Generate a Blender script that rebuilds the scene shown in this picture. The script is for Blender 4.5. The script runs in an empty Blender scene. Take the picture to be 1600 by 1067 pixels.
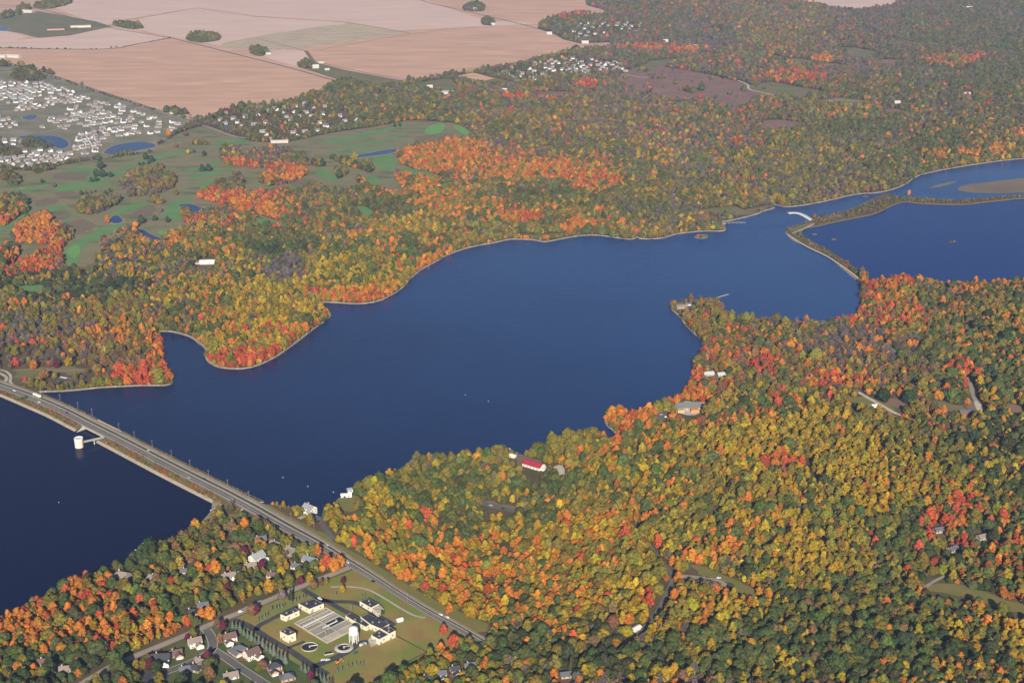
import bpy, math, random
import numpy as np
from mathutils import Vector, Matrix
from mathutils.geometry import delaunay_2d_cdt, tessellate_polygon

R = math.radians
random.seed(7)
rng = np.random.default_rng(11)
scene = bpy.context.scene
col = scene.collection

# ------------------------------------------------------------------ camera
ZL = 1.2                       # level of the land above the lake (lake surface z = 0)
CAM_H = 750.0
PITCH = R(19.9)
F = 1600 * 50 / 36.0           # focal length in photo pixels
cam = bpy.data.cameras.new('camera')
cam.lens = 50
cam.sensor_width = 36
cam.clip_start = 5
cam.clip_end = 60000
camo = bpy.data.objects.new('camera', cam)
camo.location = (0, 0, CAM_H)
camo.rotation_euler = (R(90) - PITCH, 0, 0)
col.objects.link(camo)
scene.camera = camo

# ------------------------------------------------------------------ sky and sun
SUN_EL, SUN_ROT = R(25.5), R(178.5)       # sun behind the camera
world = bpy.data.worlds.new('World')
scene.world = world
world.use_nodes = True
wn = world.node_tree.nodes
bg = wn['Background']
sky = wn.new('ShaderNodeTexSky')
sky.sky_type = 'NISHITA'
sky.sun_disc = False
sky.sun_elevation = SUN_EL
sky.sun_rotation = SUN_ROT
sky.altitude = 300
sky.dust_density = .4
sky.ozone_density = 2.5
world.node_tree.links.new(sky.outputs[0], bg.inputs[0])
bg.inputs[1].default_value = 0.05
sun = bpy.data.lights.new('sun', 'SUN')
sun.energy = 5.0
sun.angle = R(0.5)
sun.color = (1.0, 0.90, 0.75)
suno = bpy.data.objects.new('sun', sun)
sd = Vector((math.sin(SUN_ROT) * math.cos(SUN_EL), math.cos(SUN_ROT) * math.cos(SUN_EL), math.sin(SUN_EL)))
suno.rotation_euler = sd.to_track_quat('Z', 'Y').to_euler()
suno.location = sd * 3000
col.objects.link(suno)
scene.view_settings.view_transform = 'Standard'
scene.view_settings.look = 'None'
scene.view_settings.exposure = 0.56
scene.view_settings.gamma = 1.0
scene.view_settings.use_curve_mapping = False
scene.render.engine = 'CYCLES'
scene.cycles.max_bounces = 3
scene.cycles.diffuse_bounces = 1
scene.cycles.glossy_bounces = 1
scene.cycles.transmission_bounces = 1
scene.cycles.volume_bounces = 0
scene.cycles.transparent_max_bounces = 4
scene.cycles.use_denoising = True

# ------------------------------------------------------------------ helpers
def G(px, py, z=ZL):
    """the point of the level z that the photograph shows at pixel (px, py)"""
    x = (px - 800) / F
    y = (533.5 - py) / F
    dy = math.cos(PITCH) + y * math.sin(PITCH)
    dz = -math.sin(PITCH) + y * math.cos(PITCH)
    t = (z - CAM_H) / dz
    return Vector((x * t, dy * t, z))

def Gn(px, py, z=ZL):
    px = np.asarray(px, float); py = np.asarray(py, float)
    x = (px - 800) / F; y = (533.5 - py) / F
    dy = math.cos(PITCH) + y * math.sin(PITCH); dz = -math.sin(PITCH) + y * math.cos(PITCH)
    t = (z - CAM_H) / dz
    return np.stack([x * t, dy * t], -1)

def to_px(x, y, z=ZL):
    zz = z - CAM_H
    d = y * math.cos(PITCH) - zz * math.sin(PITCH)
    u = y * math.sin(PITCH) + zz * math.cos(PITCH)
    return 800 + F * x / d, 533.5 - F * u / d

def crop(ox, oy, k, pts):
    return [(ox + x / k, oy + y / k) for x, y in pts]

def chaikin(p, n=2, closed=False):
    p = np.asarray(p, float)
    for _ in range(n):
        if closed:
            q = np.roll(p, -1, 0)
            p = np.stack([.75 * p + .25 * q, .25 * p + .75 * q], 1).reshape(-1, 2)
        else:
            a, b = p[:-1], p[1:]
            m = np.stack([.75 * a + .25 * b, .25 * a + .75 * b], 1).reshape(-1, 2)
            p = np.vstack([p[:1], m[1:-1], p[-1:]])
    return p

def wpoly(px, smooth=0, z=ZL):
    p = Gn([a for a, b in px], [b for a, b in px], z)
    return chaikin(p, smooth, True) if smooth else p

def inside(poly, x, y):
    x = np.asarray(x, float); y = np.asarray(y, float)
    r = np.zeros(x.shape, bool)
    px, py = poly[:, 0], poly[:, 1]
    n = len(poly)
    bb = (x >= px.min()) & (x <= px.max()) & (y >= py.min()) & (y <= py.max())
    if not bb.any():
        return r
    xs, ys = x[bb], y[bb]
    rr = np.zeros(xs.shape, bool)
    j = n - 1
    for i in range(n):
        c = (py[i] > ys) != (py[j] > ys)
        with np.errstate(divide='ignore', invalid='ignore'):
            xi = (px[j] - px[i]) * (ys - py[i]) / (py[j] - py[i]) + px[i]
        rr ^= c & (xs < xi)
        j = i
    r[bb] = rr
    return r

def vnoise(x, y, seed=0):
    """smooth value noise, about 0..1"""
    xi = np.floor(x).astype(np.int64); yi = np.floor(y).astype(np.int64)
    fx = x - xi; fy = y - yi
    fx = fx * fx * (3 - 2 * fx); fy = fy * fy * (3 - 2 * fy)
    def h(a, b):
        n = (a * 374761393 + b * 668265263 + seed * 974634277) & 0x7fffffff
        n = ((n ^ (n >> 13)) * 1274126177) & 0x7fffffff
        return ((n ^ (n >> 16)) & 0xffff) / 65535.0
    return (h(xi, yi) * (1 - fx) + h(xi + 1, yi) * fx) * (1 - fy) + (h(xi, yi + 1) * (1 - fx) + h(xi + 1, yi + 1) * fx) * fy

# ------------------------------------------------------------------ materials
def mat(name, c1, c2=None, scale=.02, rough=.9, spec=.15, detail=4, stretch=(1, 1, 1), rot=0, c3=None, scale3=.3, lo=.35, hi=.65, metallic=0, wave=None):
    m = bpy.data.materials.new(name)
    m.use_nodes = True
    nt = m.node_tree
    b = nt.nodes['Principled BSDF']
    b.inputs['Roughness'].default_value = rough
    b.inputs['Specular IOR Level'].default_value = spec
    b.inputs['Metallic'].default_value = metallic
    if c2 is None:
        b.inputs['Base Color'].default_value = (*c1, 1)
        c2 = tuple(v * .86 for v in c1)
    geo = nt.nodes.new('ShaderNodeNewGeometry')
    mp = nt.nodes.new('ShaderNodeMapping')
    mp.inputs['Scale'].default_value = stretch
    mp.inputs['Rotation'].default_value = (0, 0, rot)
    nt.links.new(geo.outputs['Position'], mp.inputs[0])
    n = nt.nodes.new('ShaderNodeTexNoise')
    n.inputs['Scale'].default_value = scale
    n.inputs['Detail'].default_value = detail
    nt.links.new(mp.outputs[0], n.inputs['Vector'])
    mr = nt.nodes.new('ShaderNodeMapRange')
    mr.inputs['From Min'].default_value = lo
    mr.inputs['From Max'].default_value = hi
    nt.links.new(n.outputs['Fac'], mr.inputs['Value'])
    mx = nt.nodes.new('ShaderNodeMix')
    mx.data_type = 'RGBA'
    mx.inputs[6].default_value = (*c1, 1)
    mx.inputs[7].default_value = (*c2, 1)
    nt.links.new(mr.outputs[0], mx.inputs[0])
    out = mx.outputs[2]
    if c3 is not None:
        n3 = nt.nodes.new('ShaderNodeTexNoise')
        n3.inputs['Scale'].default_value = scale3
        n3.inputs['Detail'].default_value = 3
        nt.links.new(mp.outputs[0], n3.inputs['Vector'])
        r3 = nt.nodes.new('ShaderNodeMapRange')
        r3.inputs['From Min'].default_value = .5
        r3.inputs['From Max'].default_value = .7
        nt.links.new(n3.outputs['Fac'], r3.inputs['Value'])
        m3 = nt.nodes.new('ShaderNodeMix')
        m3.data_type = 'RGBA'
        m3.inputs[7].default_value = (*c3, 1)
        nt.links.new(out, m3.inputs[6])
        nt.links.new(r3.outputs[0], m3.inputs[0])
        out = m3.outputs[2]
    if wave:
        wv = nt.nodes.new('ShaderNodeTexWave'); wv.inputs['Scale'].default_value = wave[0]; wv.inputs['Distortion'].default_value = 1.5; wv.inputs['Detail'].default_value = 2
        wm = nt.nodes.new('ShaderNodeMapping'); wm.inputs['Rotation'].default_value = (0, 0, wave[1]); nt.links.new(geo.outputs['Position'], wm.inputs[0]); nt.links.new(wm.outputs[0], wv.inputs['Vector'])
        m4 = nt.nodes.new('ShaderNodeMix'); m4.data_type = 'RGBA'; m4.blend_type = 'MULTIPLY'; m4.inputs[0].default_value = wave[2]
        nt.links.new(out, m4.inputs[6]); nt.links.new(wv.outputs['Color'], m4.inputs[7]); out = m4.outputs[2]
    nt.links.new(out, b.inputs['Base Color'])
    return m

M = {}
M['floor'] = mat('leaf_litter', (.13, .095, .045), (.075, .07, .03), .03, c3=(.15, .09, .05), scale3=.012)
M['grass'] = mat('mown_grass', (.17, .21, .04), (.28, .215, .065), .02, c3=(.27, .16, .065), scale3=.05, lo=.4, hi=.6)
M['verge'] = mat('verge_grass', (.15, .165, .04), (.21, .165, .06), .06)
M['garden'] = mat('garden_lawn', (.05, .09, .025), (.11, .12, .04), .03)
M['rough'] = mat('golf_rough', (.18, .19, .085), (.24, .19, .11), .008, c3=(.10, .13, .05), scale3=.02, stretch=(.6, 1.6, 1), rot=.9)
M['fairway'] = mat('golf_fairway', (.10, .23, .075), (.15, .25, .085), .02)
M['green'] = mat('golf_green', (.13, .33, .08), (.15, .30, .08), .05)
M['prairie'] = mat('dry_prairie', (.25, .145, .115), (.19, .12, .095), .015, c3=(.28, .16, .095), scale3=.01)
M['heather'] = mat('tall_dry_grass', (.19, .14, .10), (.16, .13, .08), .03, c3=(.20, .17, .09), scale3=.03)
M['suburb'] = mat('suburban_yards', (.22, .20, .14), (.16, .165, .085), .02, c3=(.30, .24, .18), scale3=.012)
M['meadow'] = mat('meadow', (.13, .15, .055), (.21, .16, .08), .012)
M['soy'] = mat('harvested_field_tan', (.63, .385, .265), (.50, .305, .21), .005, stretch=(1, 3.2, 1), rot=.35, detail=7, lo=.3, hi=.7, c3=(.66, .41, .27), scale3=.006)
M['soy2'] = mat('harvested_field_pale', (.70, .50, .41), (.61, .43, .355), .004, stretch=(1, 3, 1), rot=-.2, detail=7, lo=.3, hi=.7)
M['corn'] = mat('stubble_field_straw', (.66, .54, .36), (.50, .38, .27), .01, stretch=(1, 5, 1), rot=.6, detail=5, wave=(.011, .5, .35))
M['dirt'] = mat('bare_earth', (.22, .15, .10), (.17, .13, .085), .03)
M['sand'] = mat('shore_sand', (.30, .25, .19), (.20, .17, .13), .06, c3=(.38, .33, .27), scale3=.15)
M['mud'] = mat('mud_flat', (.21, .16, .11), (.16, .13, .10), .01)
M['riprap'] = mat('riprap_stone', (.46, .38, .28), (.28, .23, .18), .4, c3=(.5, .44, .36), scale3=.9)
M['asphalt'] = mat('asphalt_old', (.15, .14, .135), (.115, .11, .11), .04)
M['asphalt_dark'] = mat('asphalt_new', (.055, .057, .066), (.075, .075, .08), .05)
M['road_pale'] = mat('chip_seal_road', (.33, .28, .235), (.27, .235, .205), .05)
M['concrete'] = mat('concrete', (.48, .43, .35), (.38, .35, .29), .1)
M['gravel'] = mat('gravel', (.55, .50, .42), (.42, .38, .32), .12)
M['trail'] = mat('trail_gravel', (.30, .235, .165), (.24, .19, .12), .05)
M['weeds'] = mat('bank_weeds', (.13, .11, .045), (.19, .11, .06), .06, c3=(.09, .12, .035), scale3=.09)
M['white_line'] = mat('white_paint', (.75, .74, .70), rough=.6)
M['yellow_line'] = mat('yellow_paint', (.62, .45, .12), rough=.6)
M['cream'] = mat('cream_brick', (.78, .70, .54), (.70, .62, .47), .3)
M['dark_roof'] = mat('black_membrane_roof', (.045, .046, .06), (.065, .065, .08), .12, rough=.7)
M['white'] = mat('white_paint_metal', (.82, .81, .78), (.76, .75, .72), .2, rough=.45, spec=.4)
M['steel'] = mat('galvanised_steel', (.42, .43, .44), rough=.5, metallic=.4)
M['wood_pole'] = mat('weathered_pole', (.30, .28, .25), (.22, .20, .18), .3)
M['basin_floor'] = mat('basin_filter_bed', (.30, .27, .20), (.22, .21, .17), .2)
M['glass'] = mat('window_glass', (.03, .035, .045), rough=.1, spec=.6)
M['rubber'] = mat('tyre_rubber', (.02, .02, .02), rough=.9)
M['bark'] = mat('bark', (.20, .165, .13), (.13, .11, .09), .6)
M['bark_pale'] = mat('pale_bark', (.42, .36, .29), (.30, .26, .21), .6)

def water_mat(name, base, rough, bump, spec=.5, upstream=None):
    m = bpy.data.materials.new(name)
    m.use_nodes = True
    nt = m.node_tree
    b = nt.nodes['Principled BSDF']
    b.inputs['Roughness'].default_value = rough
    b.inputs['IOR'].default_value = 1.33
    b.inputs['Specular IOR Level'].default_value = spec
    geo = nt.nodes.new('ShaderNodeNewGeometry')
    n1 = nt.nodes.new('ShaderNodeTexNoise'); n1.inputs['Scale'].default_value = .22; n1.inputs['Detail'].default_value = 3
    mp = nt.nodes.new('ShaderNodeMapping'); mp.inputs['Scale'].default_value = (1, 1.5, 1); mp.inputs['Rotation'].default_value = (0, 0, .5)
    nt.links.new(geo.outputs['Position'], mp.inputs[0]); nt.links.new(mp.outputs[0], n1.inputs['Vector'])
    bp = nt.nodes.new('ShaderNodeBump'); bp.inputs['Strength'].default_value = bump; bp.inputs['Distance'].default_value = .5
    nt.links.new(n1.outputs['Fac'], bp.inputs['Height']); nt.links.new(bp.outputs[0], b.inputs['Normal'])
    n2 = nt.nodes.new('ShaderNodeTexNoise'); n2.inputs['Scale'].default_value = .0035; n2.inputs['Detail'].default_value = 2
    nt.links.new(mp.outputs[0], n2.inputs['Vector'])
    # wind lanes: the ripples are steeper in some lanes than in others
    mr = nt.nodes.new('ShaderNodeMapRange'); mr.inputs['From Min'].default_value = .35; mr.inputs['From Max'].default_value = .65
    mr.inputs['To Min'].default_value = rough * .8; mr.inputs['To Max'].default_value = rough * 1.25
    nt.links.new(n2.outputs['Fac'], mr.inputs[0]); nt.links.new(mr.outputs[0], b.inputs['Roughness'])
    b.inputs['Base Color'].default_value = (*base, 1)
    if upstream:                         # base colour runs from dark by the causeway to lighter blue upstream
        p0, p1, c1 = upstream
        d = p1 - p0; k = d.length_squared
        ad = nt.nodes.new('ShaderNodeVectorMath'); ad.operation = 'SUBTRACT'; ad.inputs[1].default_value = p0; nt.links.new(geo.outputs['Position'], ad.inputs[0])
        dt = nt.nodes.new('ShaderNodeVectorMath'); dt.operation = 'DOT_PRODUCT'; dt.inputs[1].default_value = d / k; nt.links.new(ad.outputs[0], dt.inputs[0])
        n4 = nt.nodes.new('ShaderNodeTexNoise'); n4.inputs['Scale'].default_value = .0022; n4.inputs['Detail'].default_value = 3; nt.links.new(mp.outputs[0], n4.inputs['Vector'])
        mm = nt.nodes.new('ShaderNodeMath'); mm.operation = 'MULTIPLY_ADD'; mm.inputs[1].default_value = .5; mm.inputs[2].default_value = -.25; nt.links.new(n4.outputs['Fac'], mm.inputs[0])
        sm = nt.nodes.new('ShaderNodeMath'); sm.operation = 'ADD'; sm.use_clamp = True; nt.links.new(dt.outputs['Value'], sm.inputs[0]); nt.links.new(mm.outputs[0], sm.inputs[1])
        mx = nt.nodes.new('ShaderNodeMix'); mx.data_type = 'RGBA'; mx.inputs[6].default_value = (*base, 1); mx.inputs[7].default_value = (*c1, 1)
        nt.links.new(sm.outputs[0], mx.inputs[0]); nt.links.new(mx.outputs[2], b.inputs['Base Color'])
    return m
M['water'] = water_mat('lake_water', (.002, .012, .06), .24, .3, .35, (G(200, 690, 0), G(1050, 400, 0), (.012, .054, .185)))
M['water_low'] = water_mat('lower_lake_water', (.0005, .004, .034), .18, .2, .14)
M['water_res'] = water_mat('reservoir_water', (.0005, .026, .15), .2, .2, .16)
M['pond'] = water_mat('pond_water', (.004, .024, .11), .18, .2)
M['basin'] = water_mat('basin_water', (.02, .028, .035), .1, .05)

def leaf_mat():
    m = bpy.data.materials.new('autumn_leaves')
    m.use_nodes = True
    nt = m.node_tree
    for n in list(nt.nodes):
        if n.type == 'BSDF_PRINCIPLED': nt.nodes.remove(n)
    a = nt.nodes.new('ShaderNodeAttribute'); a.attribute_type = 'INSTANCER'; a.attribute_name = 'tcol'
    v = nt.nodes.new('ShaderNodeAttribute'); v.attribute_type = 'GEOMETRY'; v.attribute_name = 'lv'
    mul = nt.nodes.new('ShaderNodeMix'); mul.data_type = 'RGBA'; mul.blend_type = 'MULTIPLY'; mul.inputs[0].default_value = 1
    nt.links.new(a.outputs['Color'], mul.inputs[6]); nt.links.new(v.outputs['Color'], mul.inputs[7])
    d = nt.nodes.new('ShaderNodeBsdfDiffuse'); t = nt.nodes.new('ShaderNodeBsdfTranslucent')
    mx = nt.nodes.new('ShaderNodeMixShader'); mx.inputs[0].default_value = .12
    nt.links.new(mul.outputs[2], d.inputs[0]); nt.links.new(mul.outputs[2], t.inputs[0])
    nt.links.new(d.outputs[0], mx.inputs[1]); nt.links.new(t.outputs[0], mx.inputs[2])
    nt.links.new(mx.outputs[0], nt.nodes['Material Output'].inputs[0])
    return m
M['leaf'] = leaf_mat()

_cm = {}
def cmat(c, rough=.85, spec=.2):
    k = (tuple(round(v, 3) for v in c), rough)
    if k not in _cm:
        _cm[k] = mat('coat', c, tuple(v * .9 for v in c), .3, rough=rough, spec=spec)
    return _cm[k]

# ------------------------------------------------------------------ mesh builder
class MB:
    def __init__(s):
        s.v = []; s.f = []
    def add(s, v, f):
        o = len(s.v); s.v += [tuple(p) for p in v]; s.f += [tuple(i + o for i in q) for q in f]
    def box(s, x0, y0, z0, x1, y1, z1):
        s.add([(x0, y0, z0), (x1, y0, z0), (x1, y1, z0), (x0, y1, z0), (x0, y0, z1), (x1, y0, z1), (x1, y1, z1), (x0, y1, z1)],
              [(3, 2, 1, 0), (4, 5, 6, 7), (0, 1, 5, 4), (1, 2, 6, 5), (2, 3, 7, 6), (3, 0, 4, 7)])
        return s
    def bar(s, a, b, w, h):
        """a box of width w and height h that runs from a to b (points of its lower centre line)"""
        a = Vector(a); b = Vector(b); d = (b - a); d.z = 0; d.normalize()
        n = Vector((-d.y, d.x, 0)) * (w / 2); u = Vector((0, 0, h))
        p = [a - n, b - n, b + n, a + n]
        s.add(p + [q + u for q in p], [(3, 2, 1, 0), (4, 5, 6, 7), (0, 1, 5, 4), (1, 2, 6, 5), (2, 3, 7, 6), (3, 0, 4, 7)])
        return s
    def prism(s, pts, z0, z1):
        n = len(pts)
        area = sum(pts[i][0] * pts[(i + 1) % n][1] - pts[(i + 1) % n][0] * pts[i][1] for i in range(n))
        if area < 0: pts = pts[::-1]
        o = len(s.v)
        s.v += [(p[0], p[1], z0) for p in pts] + [(p[0], p[1], z1) for p in pts]
        for i in range(n):
            j = (i + 1) % n
            s.f.append((o + i, o + j, o + n + j, o + n + i))
        s.f.append(tuple(o + n + i for i in range(n)))
        s.f.append(tuple(o + i for i in reversed(range(n))))
        return s
    def tube(s, a, b, r0, r1=None, n=8):
        r1 = r0 if r1 is None else r1
        a = Vector(a); b = Vector(b); d = (b - a).normalized()
        x = d.orthogonal().normalized(); y = d.cross(x)
        o = len(s.v)
        for p, r in ((a, r0), (b, r1)):
            for k in range(n):
                t = 2 * math.pi * k / n
                s.v.append(tuple(p + x * (r * math.cos(t)) + y * (r * math.sin(t))))
        for k in range(n):
            j = (k + 1) % n
            s.f.append((o + k, o + j, o + n + j, o + n + k))
        s.f.append(tuple(o + n + k for k in range(n))); s.f.append(tuple(o + k for k in reversed(range(n))))
        return s
    def lathe(s, prof, n=24, c=(0, 0)):
        o = len(s.v)
        for r, z in prof:
            for k in range(n):
                t = 2 * math.pi * k / n
                s.v.append((c[0] + r * math.cos(t), c[1] + r * math.sin(t), z))
        for i in range(len(prof) - 1):
            for k in range(n):
                j = (k + 1) % n
                s.f.append((o + i * n + k, o + i * n + j, o + (i + 1) * n + j, o + (i + 1) * n + k))
        return s
    def gable(s, x0, y0, x1, y1, z, h, over=.5, axis='x', t=.25):
        """a gable roof with its ridge along axis"""
        if axis == 'y':
            g = MB().gable(y0, -x1, y1, -x0, z, h, over, 'x', t)
            s.add([(-p[1], p[0], p[2]) for p in g.v], g.f)
            return s
        ym = (y0 + y1) / 2
        k = h / ((y1 - y0) / 2)
        a, b, c, d = x0 - over, x1 + over, y0 - over, y1 + over
        zl = z - over * k
        v = [(a, c, zl), (b, c, zl), (b, ym, z + h), (a, ym, z + h), (a, d, zl), (b, d, zl)]
        v += [(p[0], p[1], p[2] + t) for p in v]
        s.add(v, [(6, 7, 8, 9), (9, 8, 11, 10), (1, 0, 3, 2), (2, 3, 4, 5), (0, 1, 7, 6), (5, 4, 10, 11), (0, 6, 9, 3), (3, 9, 10, 4), (7, 1, 2, 8), (8, 2, 5, 11)])
        return s
    def hip(s, x0, y0, x1, y1, z, h, over=.6):
        a, b, c, d = x0 - over, x1 + over, y0 - over, y1 + over
        ym = (c + d) / 2; w = (d - c) / 2
        v = [(a, c, z), (b, c, z), (b, d, z), (a, d, z), (a + w, ym, z + h), (max(a + w, b - w), ym, z + h)]
        s.add(v, [(0, 1, 5, 4), (1, 2, 5), (2, 3, 4, 5), (3, 0, 4), (3, 2, 1, 0)])
        return s
    def wall_gable(s, x0, y0, x1, y1, z0, z1, h, axis='x'):
        """walls of a block with gable ends (ridge along axis)"""
        if axis == 'y':
            g = MB().wall_gable(y0, -x1, y1, -x0, z0, z1, h, 'x')
            s.add([(-p[1], p[0], p[2]) for p in g.v], g.f)
            return s
        ym = (y0 + y1) / 2
        v = [(x0, y0, z0), (x1, y0, z0), (x1, y1, z0), (x0, y1, z0), (x0, y0, z1), (x1, y0, z1), (x1, y1, z1), (x0, y1, z1), (x0, ym, z1 + h), (x1, ym, z1 + h)]
        s.add(v, [(0, 1, 5, 4), (2, 3, 7, 6), (1, 2, 6, 9, 5), (3, 0, 4, 8, 7), (3, 2, 1, 0)])
        return s
    def mesh(s, name, m):
        me = bpy.data.meshes.new(name)
        me.from_pydata(s.v, [], s.f)
        me.materials.append(m)
        me.update()
        return me
    def build(s, name, m, parent=None, loc=None, rz=0):
        return link(name, s.mesh(name, m), parent, loc, rz)

def link(name, me, parent=None, loc=None, rz=0):
    o = bpy.data.objects.new(name, me)
    col.objects.link(o)
    if parent is not None: o.parent = parent
    if loc is not None: o.location = loc
    o.rotation_euler.z = rz
    return o

def tag(o, label=None, cat=None, group=None, kind=None):
    if label: o['label'] = label
    if cat: o['category'] = cat
    if group: o['group'] = group
    if kind: o['kind'] = kind
    return o

def thing(name, label, cat, loc, rz=0, group=None):
    o = link(name, None, None, loc, rz)
    o.empty_display_size = 1
    return tag(o, label, cat, group)

def copy_tree(o, parent=None):
    c = o.copy()
    col.objects.link(c)
    c.parent = parent
    for ch in [k for k in o.children]:
        copy_tree(ch, c)
    return c

def sheet(name, poly, z, m, kind='structure'):
    """a flat level polygon"""
    pts = [Vector((p[0], p[1], 0)) for p in poly]
    tri = tessellate_polygon([pts])
    f = []
    for t in tri:
        a, b, c = (pts[i] for i in t)
        f.append(tuple(t) if (b - a).cross(c - a).z > 0 else tuple(reversed(t)))
    mb = MB(); mb.v = [(p.x, p.y, z) for p in pts]; mb.f = f
    o = mb.build(name, m)
    o['kind'] = kind
    return o

CLEAR = []           # polygons where no wood grows
CLEAR_LINES = []     # (points, half width)
def strip_pts(p, o0, o1):
    p = np.asarray(p, float)
    d = np.gradient(p, axis=0)
    d /= np.linalg.norm(d, axis=1)[:, None]
    n = np.stack([d[:, 1], -d[:, 0]], 1)          # to the right of the way
    return p + n * np.broadcast_to(o0, len(p))[:, None], p + n * np.broadcast_to(o1, len(p))[:, None]

def strip(name, p, o0, o1, z0, m, z1=None, parent=None, kind=None):
    """a ribbon between two offsets from the line p; z may be a number or an array along it"""
    a, b = strip_pts(p, o0, o1)
    n = len(a)
    z0 = np.broadcast_to(z0, n); z1 = z0 if z1 is None else np.broadcast_to(z1, n)
    mb = MB()
    mb.v = [(a[i, 0], a[i, 1], z0[i]) for i in range(n)] + [(b[i, 0], b[i, 1], z1[i]) for i in range(n)]
    mb.f = [(i, n + i, n + i + 1, i + 1) for i in range(n - 1)]
    o = mb.build(name, m, parent)
    if kind: o['kind'] = kind
    return o

def road(name, px, w, m, z=.35, smooth=2, clear=3):
    p = chaikin(Gn([a for a, b in px], [b for a, b in px]), smooth)
    o = strip(name, p, -w / 2, w / 2, ZL + z, m, kind='structure')
    CLEAR_LINES.append((p, w / 2 + clear))
    return p

# ================================================================== the setting
# shore lines, traced (photo pixels)
LAKE = [(395,783),(420,789),(450,791),(466,797),(484,806),(505,808),(520,801),(521,790),(528,783),(540,777),(551,771),(565,765),(600,752),(615,746),(640,728),(660,717),(685,713),
 (705,718),(740,710),(770,706),(784,703),(800,709),(818,712),(838,706),(850,697),(875,689),(905,678),(930,676),(941,684),(952,692),(968,688),(972,682),(960,672),(949,661),(946,650),
 (952,644),(975,646),(1005,647),(1040,635),(1064,620),(1078,603),(1083,585),(1088,568),(1100,545),(1100,535),(1090,523),(1075,510),(1062,492),(1047,481),(1048,476),(1062,471),(1080,472),(1100,472),
 (1114,470),(1126,473),(1131,487),(1137,497),(1160,501),(1200,501),(1240,507),(1275,508),(1300,503),(1338,498),(1347,480),(1347,458),(1347,446),(1340,437),(1326,426),(1308,410),(1288,397),(1260,384),
 (1240,374),(1228,364),(1231,357),(1248,350),(1262,346),(1272,344),(1276,340),(1300,336),(1325,329),(1350,318),(1370,308),(1385,302),(1400,306),(1413,309),(1440,309),(1480,312),(1520,312),(1600,303),(1700,296),(1900,280),
 (1900,205),(1700,236),(1600,247),(1560,251),(1500,260),(1455,268),(1430,275),(1412,289),(1390,297),(1370,301),(1340,302),(1310,309),(1280,316),(1250,321),(1228,323),(1216,320),(1205,318),(1210,325),(1196,328),(1176,336),
 (1150,342),(1135,345),(1102,347),(1103,351),(1126,351),(1134,356),(1130,361),(1100,360),(1060,364),(1045,368),(1035,372),(1000,373),(996,369),(988,374),(965,371),(930,366),(900,368),(870,374),(850,378),(835,374),(810,373),
 (795,373),(770,379),(740,384),(715,391),(695,399),(680,408),(660,419),(645,430),(635,441),(628,449),(610,461),(590,470),(565,474),(540,473),(515,471),(497,471),(501,479),(510,488),(516,494),(500,506),(475,523),(455,539),
 (435,553),(410,567),(385,575),(360,575),(340,572),(326,564),(322,554),(324,545),(315,536),(300,525),(280,519),(262,516),(245,517),(241,521),(252,529),(255,546),(253,566),(258,579),(268,591),(270,597),(262,601),(240,601),
 (200,602),(160,604),(120,608),(90,610),(62,611),(40,612),(20,612),(0,615),(-60,606),(-400,600),(-400,1100),(-60,1010),(0,972),(60,940),(120,914),(170,893),(205,874),(233,860),(268,848),(290,832),(312,820),(325,810),(333,796),(336,786),(345,781),(370,781)]
RESERVOIR = [(1250,362),(1256,356),(1275,353),(1300,347),(1330,341),(1370,333),(1396,319),(1412,314),(1440,318),(1480,319),(1510,319),(1540,315),(1600,309),(1700,303),(1950,290),(1950,470),(1600,441),(1560,443),(1500,446),(1450,442),
 (1415,437),(1380,437),(1365,441),(1358,440),(1351,430),(1335,418),(1315,404),(1295,391),(1270,378),(1252,369)]
PONDS = [
 [(211,361),(222,358),(236,367),(244,370),(268,375),(262,379),(247,377),(238,382),(226,376),(217,369)],
 [(173,339),(184,336),(194,346),(182,350),(173,348)],
 [(275,321),(300,318),(313,325),(336,329),(320,333),(302,333),(287,325)],
 [(540,246),(580,239),(600,235),(626,232),(614,240),(582,244),(552,248)],
 [(25,213),(60,212),(92,213),(108,222),(107,230),(93,234),(85,229),(60,223),(38,219)],
 [(161,238),(180,226),(224,221),(249,228),(225,234),(180,242),(165,241)],
 [(32,184),(50,179),(60,181),(55,187),(42,188)],
 [(343,199),(358,191),(365,199),(355,205)],
 [(-12,40),(8,42),(18,46),(8,50),(-12,46)],
 [(589,143),(596,141),(601,147),(594,152),(589,149)]]
lake_w = wpoly(LAKE, 1); res_w = wpoly(RESERVOIR, 1)
pond_w = [wpoly(p, 2) for p in PONDS]
WATERS = [lake_w, res_w] + pond_w
HOLES = [lake_w, res_w]

X0, X1, Y0, Y1 = -6000., 6000., -1500., 14000.
# open land: (name, pixels, smoothing, material, rise above the land)
FARM = [(-420,130),(-120,92),(0,99),(35,104),(70,113),(150,140),(200,156),(260,176),(300,189),(322,187),(350,176),(372,170),(420,166),(470,156),(505,141),(520,132),(528,126),(560,124),(600,127),(632,127),(660,128),(700,118),(740,113),(790,105),(838,95),(880,84),(900,78),
 (958,74),(952,67),(905,68),(880,62),(862,52),(842,45),(845,36),(880,30),(960,21),(918,9),(915,-12),(950,-45),(980,-90),(-800,-90)]
GOLF = [(-60,268),(20,265),(60,268),(110,255),(160,250),(230,237),(285,205),(320,196),(360,213),(400,222),(440,224),(480,216),(530,206),(575,200),(620,192),(640,188),(680,190),(715,193),(740,208),(730,216),(690,222),(640,232),(618,240),(625,255),(640,263),(690,275),(697,283),(665,280),(640,275),(610,270),(640,306),(600,300),(570,288),(545,300),(500,296),
 (480,290),(440,300),(400,305),(365,300),(340,312),(345,330),(320,345),(290,360),(262,368),(240,385),(205,352),(180,372),(160,395),(150,410),(115,428),(100,420),(94,395),(105,375),(60,400),(20,420),(-60,430)]
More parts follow.
